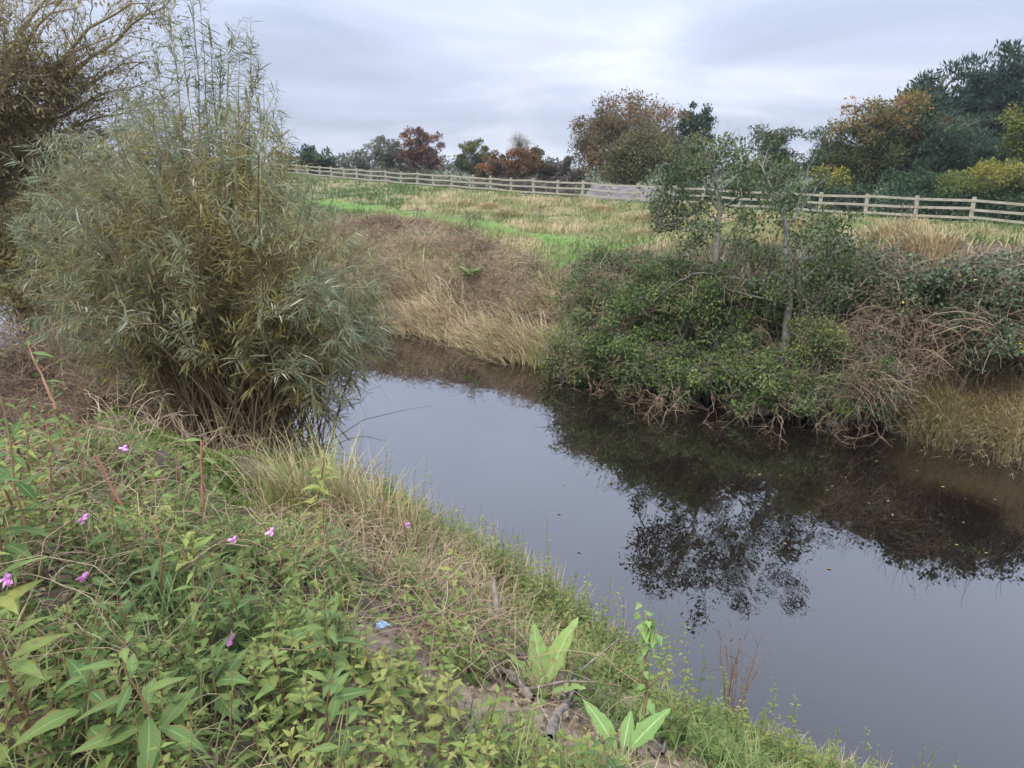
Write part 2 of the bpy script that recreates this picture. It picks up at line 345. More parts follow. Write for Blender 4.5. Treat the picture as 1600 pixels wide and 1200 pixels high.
GX = axis([(-2000, -300, 300), (-300, -60, 20), (-60, -14, .8), (-14, 26, .2), (26, 60, .8), (60, 300, 20), (300, 2001, 300)])
GY = axis([(-900, -100, 200), (-100, -8, 10), (-8, -2, .6), (-2, 30, .2), (30, 60, .6), (60, 120, 1.5), (120, 400, 20), (400, 2801, 300)])
gx, gy = np.meshgrid(GX, GY); GZ = Zraw(gx, gy).reshape(gx.shape)
near = (np.hypot(gx, gy) < 45)
GZ += np.where(near & (GZ > .02), (fn(gx, gy, .8)-.5)*.10+(fn(gx+9, gy, .3)-.5)*.05, 0)*np.clip(GZ, 0, 1)
GZ += np.where(gy > 24, (fn(gx, gy, 2.2)-.5)*.3, 0)*(gy < 110)*np.clip(GZ-.3, 0, 1)*np.clip((FB[1]*0+np.abs((gx-FA[0])*fnorm[0]+(gy-FA[1])*fnorm[1])-1)/4, .12, 1)
def Z(x, y):
    x = np.asarray(x, float); y = np.asarray(y, float)
    i = np.clip(np.searchsorted(GX, x)-1, 0, len(GX)-2); j = np.clip(np.searchsorted(GY, y)-1, 0, len(GY)-2)
    u = (x-GX[i])/(GX[i+1]-GX[i]); v = (y-GY[j])/(GY[j+1]-GY[j])
    return GZ[j, i]*(1-u)*(1-v)+GZ[j, i+1]*u*(1-v)+GZ[j+1, i]*(1-u)*v+GZ[j+1, i+1]*u*v
def on(px, py, tmax=200):
    """where the sight line of a photo pixel meets the ground"""
    d = ray(px, py); t = np.concatenate([np.arange(1, 40, .05), np.arange(40, tmax, .4)]); p = CAM+d*t[:, None]
    h = p[:, 2]-Z(p[:, 0], p[:, 1]); k = np.argmax(h < 0); return p[k]*[1, 1, 0]+[0, 0, float(Z(p[k, 0], p[k, 1]))]
def land(px, py, zmin=.12):
    """like on(), but kept on dry land on the near bank"""
    p = on(px, py); d = nrm(p[None, :2])[0]
    for _ in range(60):
        z = float(Z(p[0], p[1]))
        if z > zmin: break
        p[:2] -= d*.06
    p[2] = float(Z(p[0], p[1])); return p
# the mown path: a strip across the field
PATH = np.array([on(*p)[:2] for p in [(480, 316), (560, 324), (640, 337), (720, 350), (800, 364), (880, 378), (950, 388)]]); PATH = np.vstack([PATH, PATH[-1]+(PATH[-1]-PATH[-2])*1.5])
def seg_dist(x, y, pl):
    P = np.stack([np.asarray(x, float), np.asarray(y, float)], -1); best = np.full(P.shape[:-1], 1e9)
    for a, b in zip(pl[:-1], pl[1:]):
        ab = b-a; t = np.clip(((P-a)@ab)/(ab@ab), 0, 1); best = np.minimum(best, np.linalg.norm(P-a-t[..., None]*ab, axis=-1))
    return best
PW = 2.1
FARP = np.array(FAR)[:, :2]; NEARP = np.array(NEAR)[:, :2]
FENP = np.array([fence_pt(-5)[:2], fence_pt(33)[:2]])
SAND = [(on(1055, 1110), .6), (on(1110, 1160), .55), (on(590, 990), .28), (on(760, 1100), .4), (on(650, 1045), .25), (on(960, 1090), .45), (on(870, 1130), .45), (on(1000, 1170), .45)]
def sandness(x, y):
    v = np.zeros(np.shape(x))
    for p, r in SAND: v = np.maximum(v, np.clip(1.5-np.hypot(x-p[0], y-p[1])/r, 0, 1))
    return v
gb = MB(); ny, nx = gx.shape
idx = np.arange(nx*ny).reshape(ny, nx)
lcg = np.zeros((ny, nx, 3))
lcg[..., 0] = np.clip(1.4-seg_dist(gx, gy, PATH)/PW, 0, 1)*(gy > 25)            # mown strip
_bf = (gx-FENP[0][0])*fnorm[0]+(gy-FENP[0][1])*fnorm[1]; lcg[..., 0] = np.maximum(lcg[..., 0], np.clip((_bf-1.0)/2, 0, .75))       # green grass beyond the fence
lcg[..., 1] = sandness(gx, gy)                                                  # bare sandy soil
lcg[..., 2] = np.clip(1-seg_dist(gx, gy, np.vstack([FARP]))/1.6, 0, 1)+np.clip(1-seg_dist(gx, gy, NEARP)/.8, 0, 1)+np.clip((_bf-1.0)/2, 0, .62)   # wet mud by the water, and darkened ground beyond the fence
gb.add(np.stack([gx, gy, GZ], -1), np.stack([idx[:-1, :-1], idx[:-1, 1:], idx[1:, 1:], idx[1:, :-1]], -1), None, lcg)
m = newmat('ground_soil'); t = NT(m)
at = t.n('ShaderNodeAttribute', attribute_name='lc'); sp = t.n('ShaderNodeSeparateXYZ', i_0=at.outputs['Vector']); tcn = t.n('ShaderNodeTexCoord')
na = t.n('ShaderNodeTexNoise', i_Vector=tcn.outputs['Object'], i_Scale=.9, i_Detail=8.0, i_Roughness=.65); nb = t.n('ShaderNodeTexNoise', i_Vector=tcn.outputs['Object'], i_Scale=9.0, i_Detail=6.0, i_Roughness=.7)
c1 = t.ramp(na.outputs[0], [(.3, (.10, .12, .04)), (.5, (.20, .17, .09)), (.7, (.26, .19, .11))])
c2 = t.ramp(nb.outputs[0], [(.3, (.045, .035, .025)), (.7, (.15, .11, .075))])
fy = t.n('ShaderNodeSeparateXYZ', i_0=tcn.outputs['Object'])
col = t.mix(t.n('ShaderNodeMapRange', i_0=fy.outputs[1], i_1=22.0, i_2=30.0).outputs[0], c2, c1)
col = t.mix(sp.outputs[0], col, (.10, .175, .04))
col = t.mix(t.n('ShaderNodeMath', operation='MULTIPLY', i_0=sp.outputs[1], i_1=.85).outputs[0], col, t.ramp(nb.outputs[0], [(.3, (.17, .125, .085)), (.65, (.31, .24, .17))]))
mud_dark = t.n('ShaderNodeMath', operation='MINIMUM', i_0=sp.outputs[2], i_1=.9)
col = t.mix(mud_dark.outputs[0], col, (.04, .03, .022))
bp = t.n('ShaderNodeBump', i_Strength=.8, i_Distance=.05, i_Height=nb.outputs[0])
p_ = t.n('ShaderNodeBsdfPrincipled', i_Roughness=.9, i_Normal=bp.outputs[0]); t.L.new(col, p_.inputs['Base Color']); p_.inputs['Specular IOR Level'].default_value = .15
o_ = t.n('ShaderNodeOutputMaterial'); t.L.new(p_.outputs[0], o_.inputs[0])
tag(gb.build('ground', m), kind='structure')

# ------------------------------------------------------------------ river
m = newmat('river_water'); t = NT(m)
tcn = t.n('ShaderNodeTexCoord'); mpn = t.n('ShaderNodeMapping', i_0=tcn.outputs['Object']); mpn.inputs['Rotation'].default_value = (0, 0, .7); mpn.inputs['Scale'].default_value = (1, .45, 1)
nw = t.n('ShaderNodeTexNoise', i_Vector=mpn.outputs[0], i_Scale=2.2, i_Detail=3.0, i_Roughness=.5)
nw2 = t.n('ShaderNodeTexNoise', i_Vector=tcn.outputs['Object'], i_Scale=.35, i_Detail=2.0)
bs = t.n('ShaderNodeMapRange', i_0=nw2.outputs[0], i_1=.4, i_2=.65, i_3=.03, i_4=.22)
bp = t.n('ShaderNodeBump', i_Distance=.05, i_Height=nw.outputs[0]); t.L.new(bs.outputs[0], bp.inputs['Strength'])
lw = t.n('ShaderNodeLayerWeight', i_Blend=.5, i_Normal=bp.outputs[0])                     # 1 - cos of the viewing angle
fr = t.n('ShaderNodeMath', operation='MULTIPLY_ADD', i_0=t.n('ShaderNodeMath', operation='POWER', i_0=lw.outputs['Facing'], i_1=2.5).outputs[0], i_1=.97, i_2=.018)
df = t.n('ShaderNodeBsdfDiffuse', i_Color=(.008, .0055, .0045, 1)); gl = t.n('ShaderNodeBsdfGlossy', i_Roughness=.012, i_Normal=bp.outputs[0]); gl.inputs['Color'].default_value = (.97, .97, 1, 1)
p_ = t.n('ShaderNodeMixShader', i_0=fr.outputs[0], i_1=df.outputs[0], i_2=gl.outputs[0])
o_ = t.n('ShaderNodeOutputMaterial'); t.L.new(p_.outputs[0], o_.inputs[0])
wb = MB(); wb.add([(-75, -15, 0), (55, -15, 0), (55, 52, 0), (-75, 52, 0)], [[0, 1, 2, 3]])
tag(wb.build('water', m), kind='structure')

# ------------------------------------------------------------------ fence on the embankment
m = newmat('weathered_timber'); t = NT(m); tcn = t.n('ShaderNodeTexCoord')
mpn = t.n('ShaderNodeMapping', i_0=tcn.outputs['Object'], i_3=(1, 1, 4)); nz = t.n('ShaderNodeTexNoise', i_Vector=mpn.outputs[0], i_Scale=2.6, i_Detail=7.0, i_Roughness=.7)
n2 = t.n('ShaderNodeTexNoise', i_Vector=tcn.outputs['Object'], i_Scale=.8, i_Detail=4.0)
col = t.ramp(nz.outputs[0], [(.28, (.15, .13, .095)), (.45, (.29, .265, .21)), (.7, (.40, .375, .305))])
col = t.mix(t.n('ShaderNodeMapRange', i_0=n2.outputs[0], i_1=.5, i_2=.72, i_3=0.0, i_4=.45).outputs[0], col, (.25, .27, .15))
p_ = t.n('ShaderNodeBsdfPrincipled', i_Roughness=.85); t.L.new(col, p_.inputs['Base Color']); o_ = t.n('ShaderNodeOutputMaterial'); t.L.new(p_.outputs[0], o_.inputs[0])
M['timber'] = m
def box(mb, c, ax, ay, az, bev=.012):
    """box with chamfered vertical edges: centre and three half-axis vectors"""
    ax, ay, az = (np.asarray(v, float) for v in (ax, ay, az)); la, lb = np.linalg.norm(ax), np.linalg.norm(ay)
    ka, kb = 1-min(bev/la, .4), 1-min(bev/lb, .4)
    ring = [(ka, 1), (-ka, 1), (-1, kb), (-1, -kb), (-ka, -1), (ka, -1), (1, -kb), (1, kb)]
    V = [np.asarray(c)+ax*a+ay*b+az*s for s in (-1, 1) for a, b in ring]+[np.asarray(c)+az*-1, np.asarray(c)+az*1.0]
    Q = [(i, (i+1) % 8, 8+(i+1) % 8, 8+i) for i in range(8)]
    T = [(16, (i+1) % 8, i) for i in range(8)]+[(17, 8+i, 8+(i+1) % 8) for i in range(8)]
    mb.add(V, Q, T)
fp0 = fence_pt(0)
fence = thing('rail_fence', 'long pale weathered timber fence of three rails along the embankment top', 'fence', fp0)
I0, I1 = -4, 32
tops = {}
for i in range(I0, I1):
    p = fence_pt(i); z = float(Z(p[0], p[1])); le = np.append(fdir*.06, rng.normal(0, .012)); lean = np.array([rng.normal(0, .028), rng.normal(0, .028), 1])
    h = 1.22+rng.normal(0, .02); tops[i] = z
    b = MB(); box(b, np.array([p[0], p[1], z-.3])+lean*(h+.3)/2, np.append(fdir*.085, 0), np.append(fnorm*.085, 0), lean*(h+.3)/2); b.build('post', M['timber'], fence, False)
p = fence_pt(15)+np.append(fdir*-.35+fnorm*.05, 0)
b = MB(); box(b, np.array([p[0], p[1], tops[15]+.5]), np.append(fdir*.085, 0), np.append(fnorm*.085, 0), (0, 0, .8)); b.build('post', M['timber'], fence, False)
for i in range(I0, I1-2, 2):
    for hgt in (1.04, .62, .19):
        a, c = fence_pt(i), fence_pt(i+2); a[2] = tops[i]+hgt+rng.normal(0, .028); c[2] = tops[i+2]+hgt+rng.normal(0, .028)
        mid = fence_pt(i+1); mid[2] = tops[i+1]+hgt
        b = MB()
        for u, v in ((a, mid), (mid, c)):
            cc = (u+v)/2; off = np.append(-fnorm*.11, 0); d_ = (v-u)/2
            if u is a: d_ = d_*1.0
            box(b, cc+off, d_*.999, np.append(fnorm*.022, 0), (0, 0, .062), .006)
        b.build('rail', M['timber'], fence, False)

# ------------------------------------------------------------------ low shed beyond the fence
m = newmat('corrugated_roof'); t = NT(m); tcn = t.n('ShaderNodeTexCoord')
nz = t.n('ShaderNodeTexNoise', i_Vector=tcn.outputs['Object'], i_Scale=1.3, i_Detail=6.0)
col = t.ramp(nz.outputs[0], [(.3, (.07, .064, .058)), (.5, (.12, .108, .10)), (.75, (.20, .18, .165))])
p_ = t.n('ShaderNodeBsdfPrincipled', i_Roughness=.8); t.L.new(col, p_.inputs['Base Color']); o_ = t.n('ShaderNodeOutputMaterial'); t.L.new(p_.outputs[0], o_.inputs[0]); M['roof'] = m
m = newmat('shed_wall'); t = NT(m); tcn = t.n('ShaderNodeTexCoord')
nz = t.n('ShaderNodeTexNoise', i_Vector=tcn.outputs['Object'], i_Scale=3.0, i_Detail=6.0)
p_ = t.n('ShaderNodeBsdfPrincipled', i_Roughness=.9); t.L.new(t.ramp(nz.outputs[0], [(.3, (.20, .18, .16)), (.7, (.33, .30, .27))]), p_.inputs['Base Color']); o_ = t.n('ShaderNodeOutputMaterial'); t.L.new(p_.outputs[0], o_.inputs[0]); M['wall'] = m
ra, rb = D(925, 289, 68), D(1060, 292, 66); ea = D(868, 309, 63.5)
rd = rb-ra; rd[2] = 0; eo = ea-ra; eo = np.array([-.35, -1.0, 0])*3.4; zr = ra[2]; ze = zr-1.35
shed = thing('shed', 'low shed with a grey corrugated pitched roof just beyond the pale fence', 'shed', (ra[0], ra[1], float(Z(ra[0], ra[1]))))
b = MB(); L_ = 96
for side in (1, -1):
    u = np.linspace(0, 1, L_+1); P0 = ra*[1, 1, 0]+rd[None]*u[:, None]+np.array([0, 0, zr]); P1 = P0+eo*side; P1[:, 2] = ze
    wv = .035*np.cos(np.arange(L_+1)*math.pi)[:, None]*np.array([0, 0, 1]); P0 = P0+wv; P1 = P1+wv
    k = np.arange(L_); Q = np.stack([k, k+1, L_+2+k, L_+1+k], -1); b.add(np.vstack([P0, P1]), Q)
    b.add(np.vstack([P0, P1])-[0, 0, .03], Q[:, ::-1])
b.build('roof', M['roof'], shed, False)
b = MB(); ctr = ra+rd/2; gz = .2
box(b, (ctr[0], ctr[1], (gz+ze)/2+.05), rd*.47, eo*.88, (0, 0, (ze-gz)/2+.02), .01)
for e_ in (.03, .97):
    c0 = ra*[1, 1, 0]+rd*e_; b.add([c0+eo*.88+[0, 0, ze+.05], c0-eo*.88+[0, 0, ze+.05], c0+[0, 0, zr-.1]], None, [[0, 1, 2]])
b.build('wall', M['wall'], shed, False)

# ------------------------------------------------------------------ trees
def clumps(c, r, n, lump=.25, low=-1.0, inner=.3, top=1.0, seed=None):
    """clump centres spread through an uneven crown, fewer in its middle"""
    g = np.random.default_rng(seed) if seed is not None else rng
    d = nrm(g.normal(size=(n*3, 3))); ph = g.uniform(0, 6.28, 6)
    k = 1+lump*np.sin(3*d[:, 0]+ph[0])*np.sin(3*d[:, 2]+ph[1])+lump*.7*np.sin(5*d[:, 1]+4*d[:, 2]+ph[2])
    rad = (inner+(1-inner)*g.uniform(0, 1, n*3)**.55)*k
    p = d*rad[:, None]; p = p[(p[:, 2] > low) & (p[:, 2] < top)][:n]
    return np.asarray(c)+p*np.asarray(r)
def foliage(mb, cen, cr, n, T, size, tint, flat=.75, up=.35, out=None, tj=.14):
    """n leaves of template T round each clump centre"""
    cen = np.asarray(cen); k = len(cen); cr = np.broadcast_to(np.asarray(cr, float), (k,)); tint = np.broadcast_to(np.asarray(tint, float), (k,))
    g = rng.normal(size=(k, n, 3)); g *= (rng.uniform(0, 1, (k, n, 1))**.45)/np.maximum(np.linalg.norm(g, axis=2, keepdims=True), 1e-6)
    P = (cen[:, None]+g*cr[:, None, None]*np.array([1, 1, flat])).reshape(-1, 3)
    d = g*.9+rng.normal(0, .7, g.shape); d[..., 2] += up
    sc = size*rng.uniform(.65, 1.3, k*n); ti = np.clip(np.repeat(tint, n)+rng.normal(0, tj, k*n), 0, 1)
    stamp(mb, T, P, frames(d.reshape(-1, 3), rng.normal(0, .6, (k*n, 3))+[0, 0, .8]), sc, ti)
def limbs(mb, trunk, cen, r0, r1, k=6, rise=.12, wob=.06, lo=.25, hi=.9):
    """limbs that leave the trunk and arch out to the clumps"""
    trunk = np.asarray(trunk); cen = np.asarray(cen); h0, h1 = trunk[0, 2], trunk[-1, 2]
    d = np.linalg.norm(cen[:, :2]-trunk[-1, :2], axis=1)
    zs = np.clip(cen[:, 2]-d*rng.uniform(.5, 1.0, len(cen)), h0+(h1-h0)*lo, h0+(h1-h0)*hi)
    A = np.stack([np.interp(zs, trunk[:, 2], trunk[:, i]) for i in range(3)], 1)
    ln = np.linalg.norm(cen-A, axis=1)
    tubes(mb, curves(A, cen, k, ln*rise, ln*wob*.35), taper(np.minimum(r0, ln*.03+.01), r1, len(cen), k), 5)
def tree(name, label, base, height, cen, cr, nl, T, size, mat, bark, tint=.5, tr=.25, flat=.75, up=.35, group=None, toptr=.85, lean=(0, 0), twigs=0, twl=.8, cat='tree', tj=.14, lo=.25):
    base = np.asarray(base, float); root = thing(name, label, cat, base, group)
    tp = base+[lean[0], lean[1], height*toptr]; b0 = base-[0, 0, .4]
    trunk = curve(b0, tp, 9, 0, height*.012)
    b = MB(); k = np.linspace(0, 1, 9); tubes(b, trunk, tr*(1-.8*k)*(1+.5*np.exp(-k*14)), 8)
    b.build('trunk', bark, root, origin=base)
    b = MB(); limbs(b, trunk, cen, tr*.5, tr*.05+.004, lo=lo)
    if twigs:
        cc = np.repeat(cen, twigs, 0); g = rng.normal(size=cc.shape); g[:, 2] += .5; e_ = cc+nrm(g)*twl*rng.uniform(.5, 1.2, (len(cc), 1))
        tubes(b, curves(cc, e_, 5, twl*.1, twl*.06), taper(tr*.05+.004, .003+tr*.008, len(cc), 5), 3)
    b.build('limbs', bark, root, origin=base)
    if nl:
        b = MB(); foliage(b, cen, cr, nl, T, size, tint, flat, up, tj=tj); b.build('crown', mat, root, origin=base)
    return root
def tmat(name, *c): 
    M[name] = leafmat(name, [(i/(len(c)-1), v) for i, v in enumerate(c)], .3, .6, None, .2)
    return M[name]
tmat('t_dark', (.024, .050, .028), (.044, .080, .038), (.076, .112, .050))
tmat('t_grey', (.078, .088, .060), (.118, .126, .082), (.17, .16, .098))
tmat('t_red', (.085, .050, .036), (.15, .075, .05), (.215, .105, .06))
tmat('t_green', (.058, .082, .034), (.11, .132, .052), (.18, .175, .058), (.26, .2, .06))
tmat('t_orange', (.075, .070, .034), (.165, .085, .04), (.27, .12, .045))
tmat('t_purple', (.070, .064, .058), (.110, .094, .075), (.155, .12, .085))
tmat('t_beech', (.068, .068, .034), (.12, .10, .048), (.18, .115, .05), (.29, .135, .05))
tmat('t_olive', (.072, .074, .034), (.13, .124, .05), (.20, .165, .062))
tmat('t_turn', (.030, .054, .022), (.060, .090, .030), (.14, .12, .036), (.31, .165, .045), (.40, .165, .05))
tmat('t_pine', (.024, .046, .034), (.040, .072, .048), (.068, .10, .062))
tmat('t_pine_pale', (.032, .056, .038), (.054, .086, .054), (.088, .12, .072))
tmat('t_yellow', (.055, .085, .026), (.11, .14, .034), (.21, .20, .04), (.31, .25, .045))
tmat('t_cedar', (.052, .072, .044), (.085, .105, .058), (.135, .128, .066))
DI = diamond(.30, .05, .1); DN = diamond(.09, .0, -.05)
HAZY = M['bare_twig']
def far(name, label, px, ytop, wpx, t, mat, ybot=285, n=70, nl=90, lsz=.30, cr=None, tint=.45, dtint=.18, T=DI, flat=.75, lump=.28, low=-.9, skew=0, twigs=0, inner=.25, group='trees beyond the fence', toptr=.8, up=.35, bark=None, dy=.85, cat='tree', hi_tint=0.0, tj=.14):
    """a tree of the far bank, sized by its height and width at distance t"""
    p = D(px, ytop, t); pb = D(px, ybot, t); wm = wpx/F*t; z0 = float(Z(p[0], p[1])); top = p[2]
    zb = min(pb[2], top-1.0); c = np.array([p[0], p[1], (top+zb)/2]); r = np.array([wm/2, wm/2*dy, (top-zb)/2])
    cr = cr or max(.5, wm*.085)
    cen = clumps(c, r-[cr*.7, cr*.7, cr*.5], n, lump, low, inner); cen[:, 0] += skew*(cen[:, 2]-c[2])
    tt = tint+rng.normal(0, dtint, len(cen))+hi_tint*(cen[:, 2]-c[2])/r[2]
    return tree(name, label, (p[0], p[1], z0), top-z0, cen, cr*rng.uniform(.75, 1.3, len(cen)), nl, T, lsz, M[mat], bark or M['bare_twig'], tt, max(.12, (top-z0)*.022), flat, up, group, toptr, twigs=twigs, twl=cr*1.4, cat=cat, tj=tj)
far('leafy_tree', 'dark green rounded tree rising just above the far left end of the fence', 478, 222, 78, 96, 't_dark', 276, 50)
far('leafy_tree', 'small low dark green tree at the far left end, right of the rounded one', 512, 246, 30, 98, 't_dark', 275, 22, lsz=.26)
far('leafy_tree', 'small orange brown tree half hidden behind the tall willow', 442, 236, 44, 98, 't_beech', 280, 30, tint=.6)
far('leafy_tree', 'thin grey green tree with see-through crown left of the red brown tree', 556, 229, 56, 104, 't_grey', 278, 34, 46, twigs=3, tint=.4)
far('leafy_tree', 'grey green rounded tree leaning against the red brown tree', 612, 207, 84, 103, 't_grey', 282, 70, tint=.45)
far('leafy_tree', 'tall red brown domed tree on the left of the field', 655, 190, 78, 96, 't_red', 286, 90, 80, tint=.5, dtint=.25, twigs=2)
far('leafy_tree', 'green and yellowish round tree standing alone between the reddish trees', 737, 214, 66, 100, 't_green', 288, 60, tint=.4, hi_tint=.15)
far('leafy_tree', 'low orange brown tree beside the lone green tree', 772, 236, 62, 92, 't_orange', 292, 40, tint=.55)
far('leafy_tree', 'orange topped spreading tree in front of the bare tree', 812, 228, 78, 90, 't_orange', 295, 66, tint=.45, hi_tint=.3)
far('bare_tree', 'bare leafless tree whose thin twigs show above the orange tree', 812, 204, 50, 104, 't_purple', 250, 46, 0, twigs=7, cr=1.2)
far('leafy_tree', 'dark green tree with layered top right of the bare tree', 836, 214, 46, 100, 't_dark', 285, 34, flat=.45)
far('leafy_tree', 'dark purplish low tree between the orange tree and the big beech', 868, 240, 62, 92, 't_purple', 298, 56, tint=.4)
far('leafy_tree', 'dusky tree with thin crown at the left foot of the big beech', 897, 262, 34, 84, 't_purple', 297, 20, tint=.55)
# the big beech group
far('beech_tree', 'largest broad domed beech with brown and orange leaves and see-through left side', 985, 136, 205, 84, 't_beech', 296, 220, 90, .30, 1.25, .48, .24, twigs=4, lump=.16, hi_tint=.14, low=-.95, inner=.4)
far('beech_tree', 'olive brown bushy tree in front of the largest beech', 992, 190, 122, 77, 't_olive', 300, 120, 90, .27, 1.0, .45, lump=.2, low=-1.0)
far('leafy_tree', 'dark green tree at the right shoulder of the largest beech', 1086, 154, 84, 86, 't_dark', 300, 120, tint=.12, dtint=.1)
far('leafy_tree', 'dark shady tree under the right side of the largest beech', 1066, 205, 90, 82, 't_green', 305, 70, tint=.35)
# conifers and mixed trees on the right
cedars = dict(flat=.55, lump=.6, cr=.85, lsz=.28)
far('cedar_tree', 'sparse dark cedar with twiggy brown top behind the river alders', 1222, 180, 96, 66, 't_cedar', 308, 60, 80, twigs=3, tint=.4, hi_tint=.2, **cedars)
far('cedar_tree', 'layered dark conifer with level sprays left of the turning beech', 1300, 188, 96, 62, 't_dark', 312, 60, 90, T=DN, flat=.28, lump=.35, cr=1.1, lsz=.45, tint=.4, twigs=2)
far('beech_tree', 'tall green beech turning orange at its upper left, before the pines', 1378, 132, 168, 58, 't_turn', 318, 190, 95, .24, .95, .30, .16, lump=.22, skew=.42, twigs=2, hi_tint=.30, low=-1.0, tj=.12)
far('leafy_tree', 'low yellow green tree at the foot of the layered conifer', 1298, 256, 76, 56, 't_yellow', 322, 46, 90, .22, .7, .42, .2)
NEED = diamond(.13, .02, -.1)
pine = dict(T=NEED, flat=.5, lump=.55, up=.9, bark=M['bare_twig'], inner=.15)
far('pine_tree', 'tall dark pine with pointed dome top, left of the pair', 1466, 78, 132, 66, 't_pine', 300, 130, 110, .55, 1.25, .45, **pine)
far('pine_tree', 'tall dark pine with ragged several-pointed top near the right edge', 1548, 80, 100, 70, 't_pine', 300, 110, 110, .55, 1.2, .42, **pine)
far('pine_tree', 'tallest dark pine cut off by the right edge', 1612, 66, 120, 66, 't_pine', 300, 120, 110, .55, 1.3, .42, **pine)
far('pine_tree', 'paler grey green pine with heavy lower boughs below the pointed pine', 1480, 170, 150, 57, 't_pine_pale', 318, 150, 110, .42, 1.0, .5, **pine)
far('pine_tree', 'dark low pine filling the gap behind the yellow bushes', 1580, 190, 150, 60, 't_pine', 325, 110, 100, .45, 1.0, .45, **pine)
far('leafy_tree', 'yellow green tree at the right edge before the pines', 1612, 158, 90, 52, 't_yellow', 270, 60, 90, .2, .7, .35, .15, hi_tint=.2)
far('leafy_tree', 'bright yellow green spreading bush behind the right end of the fence', 1572, 246, 190, 47, 't_yellow', 340, 130, 110, .19, .62, .35, .14, hi_tint=.32, cat='bush')
far('leafy_tree', 'dark green bush between the turning beech and the yellow green bush', 1440, 262, 150, 54, 't_dark', 330, 90, 90, .22, .75, .55, cat='bush')
# hedge under the trees, in lengths
for nm, (x0, x1), t0, t1, yt, mt, lb in [('a', (430, 700), 100, 88, 262, 't_grey', 'low grey green hedge behind the far left length of the fence'), ('b', (690, 945), 88, 74, 276, 't_purple', 'low dark hedge behind the fence under the orange trees'),
        ('c', (1010, 1210), 70, 58, 284, 't_dark', 'dark hedge behind the fence beyond the river alders'), ('d', (1190, 1420), 58, 50, 290, 't_dark', 'dark green hedge behind the fence below the layered conifer'), ('e', (1400, 1680), 50, 42, 300, 't_dark', 'dark hedge behind the fence below the pines')]:
    k = 120; u = rng.uniform(0, 1, k); px = x0+(x1-x0)*u; tt = t0+(t1-t0)*u; P = np.array([D(a, yt+8, b) for a, b in zip(px, tt)])
    zg = Z(P[:, 0], P[:, 1]); P[:, 2] = zg+(P[:, 2]-zg)*rng.uniform(.1, 1, k); P += rng.normal(0, .5, P.shape)*[1, 1, 0]
    ce = P.mean(0); ce[2] = float(Z(ce[0], ce[1])); root = thing('hedge', lb, 'hedge', ce, 'hedges behind the fence')
    b = MB(); A_ = P.copy(); A_[:, 2] = zg-.2; tubes(b, curves(A_, P, 5, 0, .05), taper(.04, .01, k, 5), 4); b.build('stems', M['bare_twig'], root, origin=ce)
    b = MB(); foliage(b, P, .95, 90, DI, .24, .4+rng.normal(0, .15, k)); b.build('foliage', M[mt], root, origin=ce)
# a far wood closing the view between the trees
b = MB(); a_ = np.linspace(-.95, .95, 260); R_ = 260+40*np.sin(a_*7); hh = 7.0+2.6*fn(a_*60, a_*13, 2)+1.2*fn(a_*200, a_*3, 2)
P = np.stack([np.sin(a_)*R_, np.cos(a_)*R_, hh*rng.uniform(.25, .8, 260)+.4], 1)
foliage(b, P, 3.0, 70, DI, 1.2, .5+rng.normal(0, .2, 260)); tag(b.build('far_wood', M['t_grey']), 'low hazy line of distant woodland on the horizon beyond the trees', 'woodland', kind='stuff')

# ------------------------------------------------------------------ shared plant builders
FWD = np.array([0, math.cos(TH), -math.sin(TH)]); UPV = np.array([0, math.sin(TH), math.cos(TH)])
def proj(p):
    q = np.asarray(p)-CAM; d = q@FWD; return 800+F*q[..., 0]/d, 600-F*(q@UPV)/d, d
BL = [blade(.05, .5, .012), blade(.15, 1.0, .012), blade(.3, 1.6, .011), blade(.1, 1.3, .012), blade(.5, 1.9, .011)]
def grass(mb, P, Ln, tint, wid=1.0, az=None, tmpl=None, tilt=.15):
    """blades of length Ln at P; az biases the way they fall"""
    n = len(P); Ln = np.broadcast_to(np.asarray(Ln, float), (n,)); wid = np.broadcast_to(np.asarray(wid, float), (n,)); tint = np.broadcast_to(np.asarray(tint, float), (n,))
    a = rng.uniform(0, 6.283, n) if az is None else az
    pick = rng.integers(0, 5, n) if tmpl is None else rng.choice(tmpl, n)
    R = rotz(a)
    for i in range(5):
        s = pick == i
        if s.any(): stamp(mb, BL[i], P[s], R[s], np.stack([Ln[s], wid[s], Ln[s]], 1), np.clip(tint[s], 0, 1))
def region(n, x0, x1, y0, y1, keep=None, ref=None, fov=.9, zmin=.06):
    """ground points in view range, thinned with distance beyond ref metres"""
    x = U(x0, x1, n); y = U(y0, y1, n); z = Z(x, y); ok = (z > zmin) & (np.abs(x) < fov*y+2.5)
    if ref: ok &= rng.uniform(0, 1, n) < np.minimum(1, (ref/np.hypot(x, y))**1.6)
    if keep is not None: ok &= keep(x, y)
    return np.stack([x[ok], y[ok], z[ok]], 1)
fside = lambda x, y: (np.stack([x, y], -1)-FENP[0])@fnorm < -.25     # this side of the fence
_fa = np.array(FAR)
def far_y(x): return np.interp(x, _fa[:, 0], _fa[:, 1])
tocl = lambda x, y: y-far_y(x)

def brownzone(x, y): return (tocl(x, y) > .3) & (tocl(x, y) < 8.3-.5*np.abs(x+6)) & (x < 3.5) & (x > -22) & (seg_dist(x, y, PATH) > PW*1.0)

